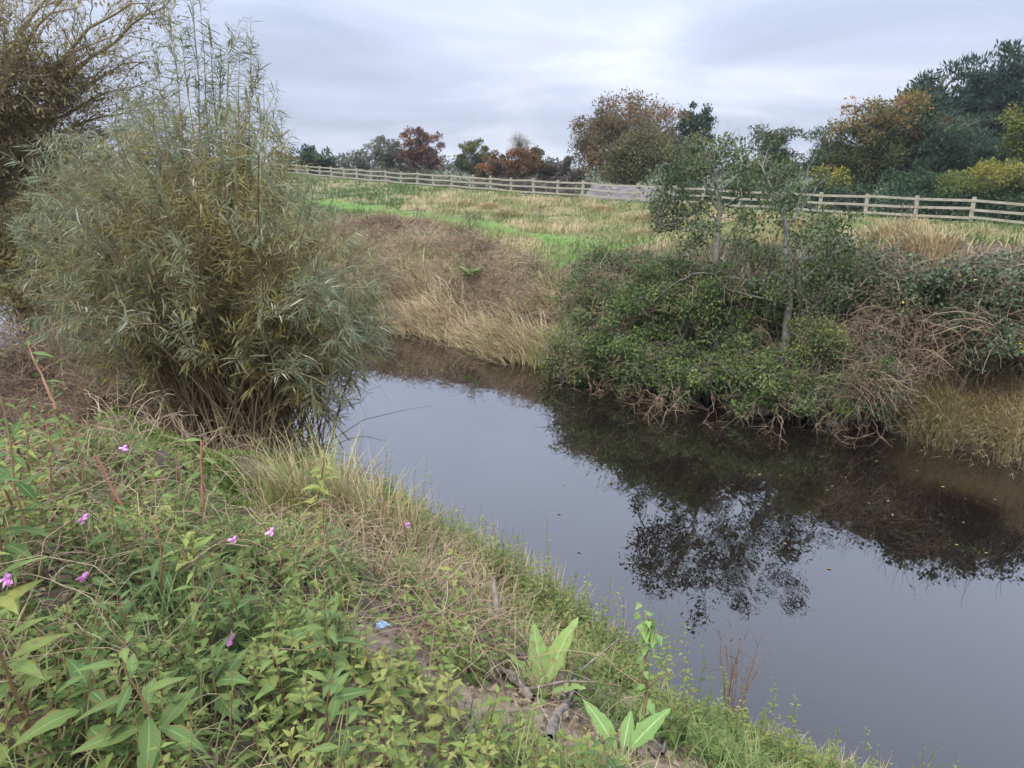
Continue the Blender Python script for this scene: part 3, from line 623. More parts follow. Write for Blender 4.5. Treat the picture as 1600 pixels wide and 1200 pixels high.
# ------------------------------------------------------------------ the field between river and fence
b = MB()
P = region(150000, -48, 44, 20, 100, lambda x, y: fside(x, y) & (tocl(x, y) > 3.0) & ~brownzone(x, y) & (seg_dist(x, y, PATH) > PW*.9), 33)
P = np.repeat(P, 4, 0); P[:, :2] += rng.normal(0, .18, (len(P), 2)); P[:, 2] = Z(P[:, 0], P[:, 1])-.02
dist = np.hypot(P[:, 0], P[:, 1]); fd = np.abs((P[:, :2]-FENP[0])@fnorm)
n1, n2, n3 = fn(P[:, 0], P[:, 1], 5.0), fn(P[:, 0]+40, P[:, 1]*1.3, 1.6), fn(P[:, 0]-17, P[:, 1], .7)
pc = np.stack([U(-48, 44, 420), U(20, 95, 420)], 1); pr = U(.35, 1.5, 420)**1.3; pv = U(.25, .75, 420); ti = .15+.35*n1+.25*(n3-.5)+rng.normal(0, .11, len(P))
for c_, r_, v_ in zip(pc, pr, pv):
    m_ = np.abs(P[:, 0]-c_[0]) < 3*r_
    ti[m_] += v_*np.exp(-(((P[m_, 0]-c_[0])/r_)**2+((P[m_, 1]-c_[1])/(r_*1.2))**2)); ti = np.where(fd < 2.2, ti*.45, ti); ti = np.where(P[:, 0] < -8, ti-.06, ti)
Ln = (.22+.42*np.clip(n2*1.3-.2, 0, 1))*rng.uniform(.7, 1.35, len(P))*np.where(fd < 2.2, .5, 1)
grass(b, P, Ln*.9, ti, 1.2*np.clip(dist/32, .8, 2.2)); tag(b.build('meadow_grass', M['meadow']), 'rough grass of the field, green mixed with bleached straw tufts', 'grass', kind='stuff')
b = MB(); P = region(90000, -48, 14, 26, 80, lambda x, y: seg_dist(x, y, PATH) < PW*1.02, 36); grass(b, P, U(.06, .12, len(P)), rng.uniform(0, 1, len(P)), 2.0*np.clip(np.hypot(P[:, 0], P[:, 1])/36, 1, 2))
tag(b.build('path_grass', M['lawn']), 'short bright green grass of the mown path across the field', 'grass', kind='stuff')
# bleached tussocks standing out of the field
def tussock(name, label, cat, c, n, ln, rad, tint, mat, az=None, spread=.5, tm=None, wid=1.3, group=None, green=0.0, base=True):
    c = np.asarray(c, float); root = thing(name, label, cat, c, group); b = MB()
    P = np.stack([c[0]+rng.normal(0, rad*.5, n), c[1]+rng.normal(0, rad*.5, n), np.zeros(n)], 1); P[:, 2] = Z(P[:, 0], P[:, 1])-.03+.22*rad*np.exp(-((P[:, 0]-c[0])**2+(P[:, 1]-c[1])**2)/(rad*.6)**2)*(rng.uniform(0, 1, n))
    if az is None: a = np.arctan2(P[:, 1]-c[1]-.25*rad, P[:, 0]-c[0]-.35*rad)+rng.normal(0, .5, n)
    else: a = az+rng.normal(0, spread, n)
    ti = tint+rng.normal(0, .18, n); ti = np.where(rng.uniform(0, 1, n) < green, 1.0, np.clip(ti, 0, .86))
    grass(b, P, ln*rng.uniform(.55, 1.2, n), ti, wid, a, tm); b.build('blades', mat, root, origin=c)
    return root
lb = ['bleached straw tussock in the green field above the mown path', ]
for k, (px, py, s) in enumerate([(727, 322, 1.0), (700, 332, .7), (790, 338, 1.1), (765, 325, .9), (940, 330, 1.0), (1008, 345, 1.1), (1010, 370, 1.2), (1065, 352, 1), (1450, 388, 1.1), (1530, 372, 1.1), (1400, 372, 1.0), (1240, 352, 1.0), (1180, 345, .9)]):
    tussock('straw_tussock', lb[0], 'tussock', on(px, py), 320, .5*s, .75*s, .55, M['straw'], None, wid=1.8, group='straw tussocks in the field')

# ------------------------------------------------------------------ far bank: dead stems, green weeds, tussocks over the water
def strands(mb, P, ln, r, tint, up=.25, az=None, k=4, sides=3, sag=.2, wob=.03):
    n = len(P); a = rng.uniform(0, 6.283, n) if az is None else az+rng.normal(0, .6, n); e_ = rng.normal(up, .25, n); l_ = ln*rng.uniform(.5, 1.4, n)
    d = np.stack([np.cos(a)*np.cos(e_), np.sin(a)*np.cos(e_), np.sin(e_)], 1); E = P+d*l_[:, None]
    E[:, 2] = np.maximum(E[:, 2], Z(E[:, 0], E[:, 1])+.02)
    tubes(mb, curves(P, E, k, l_*sag, l_*wob), taper(r, r*.45, n, k), sides, np.clip(tint+rng.normal(0, .2, n), 0, 1))
P = region(60000, -22, 4, 18, 42, brownzone, 26); P[:, 2] += rng.uniform(0, .28, len(P)); P = P[fn(P[:, 0], P[:, 1], 1.6)*.75+.25*rng.uniform(0, 1, len(P)) > .16][:32000]
b = MB(); strands(b, P, .65, .011, .40+.8*(fn(P[:, 0], P[:, 1], 1.4)-.5), .32, sag=.12)
tag(b.build('dead_stems', M['dead']), 'flattened brown dead stems covering the far bank below the path', 'dead stems', kind='stuff')
P = region(60000, -22, 30, 8, 42, lambda x, y: (tocl(x, y) > .15) & (tocl(x, y) < 7.5) & ((x < 4) | (tocl(x, y) < 3.0)), 26)
b = MB(); P = np.repeat(P[fn(P[:, 0]+5, P[:, 1], 1.3)+rng.normal(0, .1, len(P)) > .43], 2, 0)[:32000]; P[:, 2] += rng.uniform(0, .25, len(P)); P[:, :2] += rng.normal(0, .08, (len(P), 2))
stamp(b, DI, P, frames(rng.normal(0, .6, (len(P), 3))+[0, 0, .5], rng.normal(0, .5, (len(P), 3))+[0, 0, 1]), U(.05, .11, len(P)), np.clip(.55+.8*(fn(P[:, 0], P[:, 1], 1.9)-.5)+rng.normal(0, .15, len(P)), 0, 1))
tag(b.build('bank_weeds', M['thicket']), 'low green weeds among the dead stems on the far bank', 'weeds', kind='stuff')
b = MB(); P = region(90000, -24, 34, 8, 42, lambda x, y: (tocl(x, y) > .1) & (tocl(x, y) < 9) & ~(brownzone(x, y) & (tocl(x, y) > 1.5) & (rng.uniform(0, 1, len(x)) < .7)), 24); P = P[:30000]; grass(b, P, U(.18, .5, len(P)), .5+.9*(fn(P[:, 0], P[:, 1], 1.8)-.5)+rng.normal(0, .15, len(P)), 1.6)
tag(b.build('bank_grass', M['meadow']), 'mixed green and straw grass clothing the far bank', 'grass', kind='stuff')
W_AZ = math.radians(200)
for k, (px, py, s, tn, gr, az, la) in enumerate([(628, 508, 1.1, .55, .0, 2.9, 'pinkish straw tussock at the water beside the willow tips'), (662, 512, 1.25, .6, .0, 2.8, 'tall pale straw tussock falling left over the water'), (702, 518, 1.25, .62, .0, 2.7, 'dense straw tussock right of the tallest straw clump'),
        (742, 536, 1.0, .55, .0, 2.9, 'broad straw tussock where the far bank turns'), (818, 561, 1.25, .65, .06, 2.85, 'fan shaped straw tussock jutting into the river with grass swept left'), (782, 552, 1.0, .6, .22, 3.0, 'green tinged straw tussock beside the fan shaped one'),
        (858, 556, .9, .2, .75, 2.2, 'dark green rushy tussock between the fan shaped straw and the thicket'), (650, 470, 1.1, .5, .0, 2.9, 'brownish straw tussock up the bank behind the waterside straw'), (850, 480, .7, .6, .3, 2.6, 'small straw tuft on the bank below the green weeds')]):
    tussock('waterside_tussock', la, 'tussock', on(px, py), 620, .95*s, .75*s, tn, M['straw'], az, .55, [1, 2, 3, 4], 1.5, 'straw tussocks at the far waterline', gr)
for k, (px, py, s, tn, gr, az, la) in enumerate([(1478, 664, 1.35, .55, .30, -1.9, 'big domed grass tussock with green centre overhanging the water at right'), (1432, 642, 1.0, .5, .25, -1.7, 'olive grass tussock left of the big domed one'), (1585, 694, 1.2, .6, .12, -1.9, 'straw tussock at the right edge dipping to the water'),
        (1530, 600, 1.3, .65, .05, -2.2, 'long pale combed grass on the slope below the brambles'), (1450, 600, 1.1, .6, .08, -1.9, 'flattened pale grass left of the combed slope grass'), (1592, 612, 1.1, .65, .04, -2.2, 'pale straw tuft at the right edge below the brambles'), (1545, 650, 1.0, .35, .1, -2.0, 'brownish tuft between the domed tussock and the right edge'), (1400, 622, .9, .4, .15, -1.8, 'dull brown grass tuft right of the thicket foot')]):
    tussock('waterside_tussock', la, 'tussock', land(px, py), 760, .74*s, .66*s, tn+.22, M['straw'], None, .6, [2, 3, 3, 4], .7, 'grass tussocks on the right bank', gr)

# ------------------------------------------------------------------ river alders
def px_branch(pts, t0, dt=0.0, k=12):
    q = np.array([D(x, y, t0+dt*i/(len(pts)-1)+(rng.normal(0, .05) if i else 0)) for i, (x, y) in enumerate(pts)])
    u = np.linspace(0, len(q)-1, k); return np.stack([np.interp(u, np.arange(len(q)), q[:, i]) for i in range(3)], 1)+np.concatenate([np.zeros((1, 3)), rng.normal(0, .02, (k-1, 3))])
def alder(label, t0, trunk, branches, leafpx, tr, dsp=1.1, nl=74):
    tk = px_branch(trunk, t0, 0, 14); base = tk[0].copy(); base[2] = float(Z(base[0], base[1])); tk[0, 2] = base[2]-.3
    root = thing('alder_tree', label, 'tree', base, 'alders at the waterside')
    b = MB(); u = np.linspace(0, 1, len(tk)); tubes(b, tk, tr*(1-.72*u)*(1+.35*np.exp(-u*12)), 9); b.build('trunk', M['alder_bark'], root, origin=base)
    paths = [tk[5:]]; b = MB()
    for pts, dt, r0 in branches:
        p = px_branch(pts, t0, dt, 12); j = np.argmin(np.linalg.norm(tk-p[0], axis=1)); p[0] = tk[j]; paths.append(p[2:]); tubes(b, p, r0*(1-.75*np.linspace(0, 1, 12)), 6)
    allp = np.concatenate(paths)
    cen = np.array([D(x, y+14, t0+rng.normal(0, dsp)) for x, y in leafpx])
    cen = np.concatenate([cen, cen+rng.normal(0, .34, cen.shape)])
    j = np.argmin(np.linalg.norm(allp[None]-cen[:, None]-[0, 0, -.25], axis=2), axis=1); ln = np.linalg.norm(cen-allp[j], axis=1)
    tubes(b, curves(allp[j], cen, 6, ln*.08, ln*.03), taper(.016, .006, len(cen), 6), 5)
    cc = np.repeat(cen, 7, 0); e_ = cc+rng.normal(0, .26, cc.shape); tubes(b, curves(cc, e_, 4, .03, .02), taper(.006, .0025, len(cc), 4), 3)
    b.build('branches', M['alder_bark'], root, origin=base)
    b = MB(); foliage(b, cen, rng.uniform(.22, .5, len(cen)), nl, diamond(.36, .05, .12), .085, .45+rng.normal(0, .2, len(cen)), .8, .1)
    b.build('crown', M['alder'], root, origin=base)
alder('tall alder with grey trunk standing left of the pale crooked one above the water', 18.9, [(1121, 540), (1120, 470), (1116, 408), (1122, 360), (1124, 328), (1122, 292), (1110, 255), (1100, 222)],
      [([(1123, 330), (1100, 285), (1075, 268), (1040, 272)], .6, .045), ([(1122, 300), (1108, 262), (1098, 235), (1092, 208)], -.5, .04), ([(1122, 296), (1145, 285), (1158, 262), (1148, 222)], .5, .04), ([(1124, 330), (1150, 312), (1172, 298)], -.6, .035),
       ([(1118, 392), (1082, 362), (1050, 358), (1012, 364)], -.7, .028), ([(1117, 395), (1140, 420), (1172, 440), (1180, 452)], -.9, .04), ([(1124, 345), (1095, 330), (1070, 330), (1040, 322)], .4, .03)],
      [(1085, 215), (1105, 222), (1070, 235), (1130, 215), (1150, 225), (1055, 255), (1040, 275), (1030, 300), (1045, 310), (1065, 285), (1085, 260), (1100, 245), (1120, 240), (1145, 250), (1165, 240), (1170, 265), (1150, 280), (1035, 325), (1060, 320), (1080, 330),
       (1095, 300), (1110, 270), (1090, 345), (1060, 345), (1140, 310), (1160, 330), (1165, 355), (1042, 290), (1075, 250), (1160, 225), (1175, 245), (1024, 318), (1140, 232), (1095, 208), (1138, 204), (1050, 335), (1100, 395), (1142, 398), (1085, 372), (1150, 428), (1092, 428), (1132, 438), (1108, 350), (1070, 400)], .10)
alder('pale crooked alder forking low, right of the taller alder at the water', 18.1, [(1224, 560), (1230, 520), (1235, 480), (1236, 455), (1233, 424), (1226, 380), (1228, 352), (1218, 318), (1202, 290), (1192, 262)],
      [([(1237, 462), (1252, 440), (1270, 422), (1294, 406)], -.5, .05), ([(1227, 362), (1246, 334), (1268, 302), (1282, 284), (1294, 279)], .5, .03), ([(1240, 340), (1256, 294), (1262, 262), (1275, 240)], .3, .02), ([(1246, 446), (1250, 420), (1249, 404)], .2, .02),
       ([(1230, 400), (1255, 378), (1285, 368), (1318, 372)], -.6, .032), ([(1218, 320), (1230, 290), (1240, 262)], .5, .03), ([(1234, 440), (1205, 425), (1180, 440), (1150, 470)], .6, .045), ([(1150, 470), (1120, 430), (1085, 425), (1060, 440), (1020, 470)], .4, .03)],
      [(1185, 240), (1205, 245), (1225, 250), (1240, 258), (1195, 265), (1220, 272), (1245, 275), (1205, 290), (1230, 295), (1180, 262), (1215, 315), (1240, 310), (1195, 310), (1255, 360), (1270, 350), (1285, 355), (1300, 350), (1310, 365), (1322, 372), (1290, 375), (1300, 390), (1332, 384),
       (1315, 395), (1245, 365), (1290, 400), (1230, 405), (1205, 395), (1215, 420), (1250, 415), (1190, 380), (1175, 400), (1160, 390), (1150, 370), (1178, 282), (1300, 335), (1285, 320), (1270, 330), (1212, 445), (1252, 446), (1200, 470), (1262, 474), (1278, 436), (1244, 496), (1190, 430), (1262, 410), (1345, 372)], .105)

# ------------------------------------------------------------------ thicket and brambles on the bank
def shrub(name, label, cat, px, py, w_, h_, t, mat, n, nl, lsz, tint=.5, dead=40, droop=0, T=DI, cr=.30, dmat='dead', group=None, dy=.8, lump=.25, flat=.8, dtint=.16, canes=0, rootback=.7):
    c = D(px, py, t); r = np.array([w_/2/F*t, w_/2/F*t*dy, h_/2/F*t]); root_p = np.array([c[0], c[1]+rootback, 0]); root_p[2] = float(Z(root_p[0], root_p[1]))
    root = thing(name, label, cat, root_p, group); cen = clumps(c, r*.92, n, lump, -1, .2); gz_ = Z(cen[:, 0], cen[:, 1]); cen[:, 2] = np.maximum(cen[:, 2], np.maximum(gz_, 0)+.12)
    b = MB(); k = len(cen); A_ = np.stack([root_p[0]+rng.normal(0, r[0]*.3, k), root_p[1]+rng.normal(0, r[1]*.3, k), np.zeros(k)], 1); A_[:, 2] = Z(A_[:, 0], A_[:, 1])-.1
    ln = np.linalg.norm(cen-A_, axis=1); tubes(b, curves(A_, cen, 6, ln*.15, ln*.03), taper(.022, .006, k, 6), 4, .3)
    cc = np.repeat(cen, 6, 0); e_ = cc+rng.normal(0, cr*1.2, cc.shape); e_[:, 2] = np.maximum(e_[:, 2], .03); tubes(b, curves(cc, e_, 4, .03, .03), taper(.007, .003, len(cc), 4), 3, .4)
    b.build('stems', M['alder_bark'] if dmat == 'dead' else M[dmat], root, origin=root_p)
    b = MB(); foliage(b, cen, cr*rng.uniform(.7, 1.3, k), int(nl*(1.4 if mat == 'thicket' else 1)), T, lsz, tint+rng.normal(0, dtint, k), flat, .3); b.build('foliage', M[mat], root, origin=root_p)
    droop = int(droop*.45)
    if dead or droop or canes:
        b = MB()
        if dead:
            c2 = clumps(c, r*1.02, dead, lump, -1, .6); c2[:, 2] = np.maximum(c2[:, 2], np.maximum(Z(c2[:, 0], c2[:, 1]), 0)+.1); cc = np.repeat(c2, 9, 0)+rng.normal(0, .12, (len(c2)*9, 3)); e_ = cc+rng.normal(0, .3, cc.shape); e_[:, 2] = np.maximum(e_[:, 2]-.08, .02); tubes(b, curves(cc, e_, 5, .06, .04), taper(.007, .003, len(cc), 5), 3, np.clip(.45+rng.normal(0, .22, len(cc)), 0, 1))
        if droop:
            kc = max(3, droop//6); kx = U(-1, 1, kc)[rng.integers(0, kc, droop)]+rng.normal(0, .10, droop); q = np.stack([c[0]+kx*r[0], c[1]-r[1]*U(.35, 1.05, droop), np.full(droop, .35)], 1); q[:, 2] = np.maximum(Z(q[:, 0], q[:, 1]), 0)+U(.1, .75, droop)
            e_ = q+np.stack([rng.normal(-.15, .3, droop), -U(.1, .7, droop), -U(.05, .6, droop)], 1); e_[:, 2] = np.maximum(e_[:, 2], .02); tubes(b, curves(q, e_, 6, .1, .05), taper(.010, .003, droop, 6), 3, np.clip(.45+rng.normal(0, .25, droop), 0, 1))
            qq = np.repeat(e_, 4, 0); e2 = qq+rng.normal(0, .16, qq.shape)-[0, .05, .05]; e2[:, 2] = np.maximum(e2[:, 2], .01); tubes(b, curves(qq, e2, 4, .02, .02), taper(.005, .002, len(qq), 4), 3, np.clip(.42+rng.normal(0, .3, len(qq)), 0, 1))
        if canes:
            q = clumps(c, r*.8, canes, .2, -1, .3); e_ = q+rng.normal(0, .55, q.shape)*[1.2, 1, .5]; e_[:, 2] = np.maximum(e_[:, 2], np.maximum(Z(e_[:, 0], e_[:, 1]), 0)+.05); tubes(b, curves(q, e_, 7, .25, .03), taper(.010, .004, len(q), 7), 4, np.clip(.35+rng.normal(0, .25, len(q)), 0, 1))
        b.build('dead_twigs', M['dead'], root, origin=root_p)
    return root
TH_ = dict(group='bushes of the riverside thicket')
shrub('riverside_bush', 'brown twiggy bush at the left end of the thicket, leaning to the water', 'bush', 915, 552, 140, 140, 20.3, 'thicket', 70, 80, .08, .5, 34, 24, **TH_)
shrub('riverside_bush', 'dark green low bush high on the bank behind the brown twigs', 'bush', 955, 425, 120, 80, 22.6, 'thicket', 46, 80, .085, .3, 20, 0, **TH_)
shrub('riverside_bush', 'twiggy grey brown bush left of the taller alder trunk', 'bush', 1012, 475, 160, 150, 19.9, 'thicket', 90, 85, .085, .45, 50, 0, **TH_)
shrub('riverside_bush', 'green bush overhanging the river below the taller alder', 'bush', 1005, 568, 165, 125, 19.3, 'thicket', 84, 95, .08, .55, 26, 30, **TH_)
shrub('riverside_bush', 'dark leafy bush between the two alder trunks', 'bush', 1152, 492, 140, 140, 18.9, 'thicket', 100, 100, .085, .4, 30, 0, **TH_)
shrub('riverside_bush', 'leafy bush with pale dead twigs dipping in the water below the crooked alder', 'bush', 1110, 578, 165, 130, 18.3, 'thicket', 90, 95, .08, .52, 22, 40, **TH_)
shrub('riverside_bush', 'dark bush on the slope right of the crooked alder trunk', 'bush', 1292, 478, 120, 110, 18.9, 'thicket', 70, 90, .08, .3, 30, 0, canes=20, **TH_)
shrub('riverside_bush', 'green bush in front of the lower trunk of the taller alder', 'bush', 1085, 470, 140, 120, 18.9, 'thicket', 80, 110, .085, .5, 24, 0, **TH_)
shrub('riverside_bush', 'dull green bush near the top left of the thicket', 'bush', 925, 468, 110, 90, 21.2, 'thicket', 50, 80, .08, .42, 60, 0, **TH_)
shrub('riverside_bush', 'dark green bush around the foot of the crooked alder', 'bush', 1205, 598, 150, 110, 17.5, 'thicket', 84, 100, .08, .5, 18, 28, **TH_)
shrub('riverside_bush', 'light green leafy bush right of the crooked alder foot', 'bush', 1290, 545, 105, 100, 17.1, 'thicket', 60, 100, .07, .78, 14, 20, **TH_)
shrub('riverside_bush', 'tangled bush with straw coloured dead twigs above the dark undercut', 'bush', 1265, 610, 125, 75, 17.0, 'thicket', 50, 70, .07, .55, 20, 30, **TH_)
shrub('riverside_bush', 'small bright green cushion bush close to the waterline', 'bush', 1327, 628, 48, 44, 16.5, 'moss', 26, 110, .05, .6, 0, 0, cr=.13, **TH_)
shrub('riverside_bush', 'sparse dark bush between the thicket and the right bank grass', 'bush', 1372, 600, 80, 90, 16.1, 'thicket', 36, 50, .07, .3, 70, 10, **TH_)
BT = diamond(.42, .06, .12)
BR = dict(T=BT, group='bramble bushes on the bank top', dmat='bare_twig')
shrub('bramble_bush', 'dark bramble bush right of the crooked alder with tangled dry canes', 'bush', 1390, 455, 190, 105, 17.8, 'bramble', 110, 75, .085, .35, 30, 0, canes=40, **BR)
shrub('bramble_bush', 'large dark bramble bush with yellow leaves at the right edge', 'bush', 1560, 458, 250, 112, 16.3, 'bramble', 150, 85, .085, .42, 30, 0, canes=40, dtint=.24, **BR)
shrub('bramble_bush', 'reddish brown mass of dead bramble canes below the green brambles', 'bush', 1410, 530, 190, 100, 17.0, 'bramble', 60, 45, .075, .35, 150, 0, canes=120, **BR)
shrub('bramble_bush', 'dark bramble bush filling the bank between the yellow leaved one and the dry canes', 'bush', 1450, 470, 150, 100, 16.9, 'bramble', 80, 85, .085, .35, 30, 0, canes=30, **BR)
shrub('bramble_bush', 'bramble bush spilling down the slope at the far right', 'bush', 1560, 530, 150, 80, 15.6, 'bramble', 70, 80, .08, .4, 50, 0, canes=50, **BR)

# rocks under the bank, bright leafy plant and weeds
m = newmat('wet_rock'); t = NT(m); tcn = t.n('ShaderNodeTexCoord'); nz = t.n('ShaderNodeTexNoise', i_Vector=tcn.outputs['Object'], i_Scale=7.0, i_Detail=7.0)
bp = t.n('ShaderNodeBump', i_Strength=.6, i_Distance=.04, i_Height=nz.outputs[0]); p_ = t.n('ShaderNodeBsdfPrincipled', i_Roughness=.55, i_Normal=bp.outputs[0]); t.L.new(t.ramp(nz.outputs[0], [(.35, (.07, .06, .05)), (.65, (.20, .175, .15))]), p_.inputs['Base Color']); o_ = t.n('ShaderNodeOutputMaterial'); t.L.new(p_.outputs[0], o_.inputs[0]); M['rock'] = m
def rock(label, c, r, seed):
    g = np.random.default_rng(seed); n, mm = 9, 14; th = np.linspace(0, math.pi, n); ph = np.linspace(0, 2*math.pi, mm, endpoint=False); T_, H_ = np.meshgrid(th, ph, indexing='ij')
    d = np.stack([np.sin(T_)*np.cos(H_), np.sin(T_)*np.sin(H_), np.cos(T_)], -1); cuts = nrm(g.normal(size=(11, 3))); off = g.uniform(.55, .85, 11)
    k = np.min(np.where(d@cuts.T > .05, off/np.maximum(d@cuts.T, .05), 9), axis=-1); k = np.minimum(k, 1.0); V = d*k[..., None]*np.asarray(r)
    i = np.arange(n-1)[:, None]*mm; j = np.arange(mm)[None]; j2 = (j+1) % mm; b = MB(); b.add(V.reshape(-1, 3)+c, np.stack([i+j, i+mm+j, i+mm+j2, i+j2], -1)); tag(b.build('rock', M['rock'], None, False, origin=np.asarray(c, float)), label, 'rock', 'rocks under the far bank')
rock('squarish grey rock at the waterline under the thicket, left of the slab', G(1146, 634, .08), (.26, .22, .2), 1); rock('flat grey slab of rock at the waterline right of the squarish rock', G(1192, 642, .06), (.45, .3, .15), 2); rock('dark rock on the water edge at the thicket corner', G(1305, 662, .05), (.3, .25, .16), 4)
def rosette(name, label, c, n, ln, mat, T, el=(.3, 1.1), group=None, cat='plant', az0=0, tint=.4, part='leaf'):
    """each leaf of a broad-leaved plant is a part"""
    c = np.asarray(c, float); root = thing(name, label, cat, c, group)
    for i in range(n):
        a = az0+i*2.4+rng.normal(0, .25); e_ = U(*el); b = MB(); d = np.array([[math.cos(a)*math.cos(e_), math.sin(a)*math.cos(e_), math.sin(e_)]]); l_ = ln*U(.7, 1.1)
        h = np.array([[-math.cos(a)*math.sin(e_), -math.sin(a)*math.sin(e_), math.cos(e_)]])
        p0 = c+d[0]*l_*.18; tubes(b, curve(c-[0, 0, .02], p0+d[0]*l_*.05, 5), np.linspace(.012, .006, 5)*ln/.35, 5, .6)
        stamp(b, T, p0[None], frames(d, h+rng.normal(0, .15, (1, 3))), [l_], [np.clip(tint+rng.normal(0, .2), 0, 1)]); b.build(part, mat, root, origin=c)
    return root
BIG = leaf(10, .24, .22, .28, .38, .05, .018, .8)
rosette('leafy_plant', 'bright green broad-leaved plant on the far bank amid brown stems', on(735, 442)+[0, 0, .3], 11, .55, M['dock'], BIG, tint=.1)
for px, py in ((652, 352), (735, 372), (1412, 372), (845, 350), (895, 322)):
    c = on(px, py); root = thing('dead_weed', 'thin dark dead weed stalk standing in the field', 'plant', c, 'dead weed stalks in the field'); b = MB(); A_ = np.repeat(c[None], 7, 0); E = c+np.stack([rng.normal(0, .18, 7), rng.normal(0, .18, 7), U(.5, 1.0, 7)], 1); tubes(b, curves(A_, E, 5, 0, .02), taper(.014, .006, 7, 5), 4); b.build('stems', M['bare_twig'], root, origin=c)
    b = MB(); q = np.repeat(E, 12, 0)+rng.normal(0, .10, (84, 3)); stamp(b, DI, q, frames(rng.normal(size=(84, 3))), U(.05, .1, 84), U(0, .4, 84)); b.build('seed_heads', M['t_purple'], root, origin=c)

# ------------------------------------------------------------------ the tall willow (osier) on the near bank
WB = G(385, 728, .3); WB[2] = float(Z(WB[0], WB[1]))
willow = thing('willow_shrub', 'big many-stemmed willow shrub with narrow grey green leaves standing at the river edge', 'shrub', WB)
TOPS = [(262, 10), (300, -30), (328, 50), (362, 55), (392, 45), (404, 110), (428, 150), (285, 60), (245, 80), (440, 190), (312, 0), (345, 90), (375, 90),]
OUT = [(45, 265), (30, 340), (40, 420), (60, 500), (110, 555), (180, 590), (250, 215), (130, 215), (90, 230), (200, 190), (450, 255), (480, 300), (520, 350), (565, 400), (592, 440), (600, 500), (575, 555), (548, 600), (520, 650), (500, 560), (560, 480)]
OUTP = np.array([(262, 30), (330, 20), (400, 100), (440, 215), (485, 300), (560, 385), (605, 440), (602, 520), (555, 600), (520, 660), (450, 640), (330, 660), (230, 610), (110, 570), (50, 500), (25, 400), (40, 270), (90, 215), (180, 190), (240, 110)], float)
def inside(px, py, pl):
    c = np.zeros(len(px), bool); j = len(pl)-1
    for i in range(len(pl)):
        xi, yi = pl[i]; xj, yj = pl[j]
        c ^= ((yi > py) != (yj > py)) & (px < (xj-xi)*(py-yi)/(yj-yi+1e-9)+xi); j = i
    return c
q = np.stack([U(20, 610, 1500), 150+510*U(0, 1, 1500)**1.1], 1); q = q[inside(q[:, 0], q[:, 1], OUTP) & ((q[:, 1] < 575) | (q[:, 0] > 470) | (q[:, 0] < 160))][:500]
tg = [D(x, y, 13.3+rng.normal(0, .5)) for x, y in TOPS]+[D(x, y, 13.3+rng.normal(0, .7)) for x, y in OUT]+[D(x, y, 13.2+rng.normal(0, 1.35)) for x, y in q]
tg = np.array(tg); tg[:, 2] = np.maximum(tg[:, 2], .35); ns = len(tg)
A_ = WB+np.stack([rng.normal(0, .55, ns), rng.normal(0, .45, ns), np.zeros(ns)], 1); A_[:, 2] = np.maximum(Z(A_[:, 0], A_[:, 1]), 0)-.1
hz = np.linalg.norm(tg[:, :2]-A_[:, :2], axis=1); ST = curves(A_, tg, 10, hz*.32, .03)
b = MB(); tubes(b, ST, taper(np.where(np.arange(ns) < 60, .034, .018), .004, ns, 10), 5); 
q = np.stack([A_[:90, 0]+rng.normal(0, .9, 90), A_[:90, 1]+rng.normal(-.2, .6, 90), U(.1, .5, 90)], 1); tubes(b, curves(A_[:90], q, 6, .35, .05), taper(.016, .005, 90, 6), 4)
q = WB+np.stack([rng.normal(0, 1.5, 260), rng.normal(-.1, .7, 260), U(.9, 3.0, 260)], 1); q2_ = WB+np.stack([rng.normal(0, .7, 260), rng.normal(0, .5, 260), U(0, .3, 260)], 1); tubes(b, curves(q2_, q, 8, .3, .05), taper(.013, .003, 260, 8), 4)
b.build('stems', M['willow_bark'], willow, origin=WB)
# leafy shoots along each stem
O = []; Dr = []; Ls = []; Ti = []
for i in range(ns):
    top = i < len(TOPS); k = 20 if top else 11; u = rng.uniform(.42 if not top else .5, .98, k); u[0] = .99
    f = u*9; j = np.minimum(f.astype(int), 8); P = ST[i, j]+(ST[i, j+1]-ST[i, j])*(f-j)[:, None]; T_ = nrm(ST[i, j+1]-ST[i, j])
    s = rng.normal(size=(k, 3)); d = T_*.75+nrm(s)*(.45 if top else .85); d[:, 2] += .28; d[0] = T_[0]
    O.append(P); Dr.append(nrm(d)); Ls.append(np.where(u > .95, .6, 1)*U(.45, 1.0, k)*(.8 if top else 1)); 
    r_ = np.linalg.norm((P-WB-[0, 0, 3.2])/[2.9, 1.6, 3.4], axis=1); Ti.append(np.clip(.98-.76*r_+rng.normal(0, .17, k), 0, .85))
O = np.concatenate(O); Dr = np.concatenate(Dr); Ls = np.concatenate(Ls); Ti = np.concatenate(Ti); ok = (O[:, 2] > .6) & ((O[:, 2] > 1.5+rng.normal(0, .5, len(O))) | (O[:, 0] > WB[0]+.9) | (O[:, 0] < WB[0]-1.6) | (O[:, 1] > WB[1]+.6)); O, Dr, Ls, Ti = O[ok], Dr[ok], Ls[ok], Ti[ok]
E = O+Dr*Ls[:, None]-np.stack([0*Ls, 0*Ls, .22*Ls**2*(1-Dr[:, 2])], 1); SH = curves(O, E, 6, Ls*.10, .008)
b = MB(); tubes(b, SH, taper(.0065, .002, len(O), 6), 3); b.build('shoots', M['willow_bark'], willow, origin=WB)
K = 18; u = (np.arange(K)+.5)/K; f = u*5; j = np.minimum(f.astype(int), 4)
P = SH[:, j]+(SH[:, j+1]-SH[:, j])*(f-j)[None, :, None]; T_ = nrm(SH[:, j+1]-SH[:, j]); side = nrm(np.cross(T_, rng.normal(size=(len(O), 1, 3))+np.zeros_like(T_)))
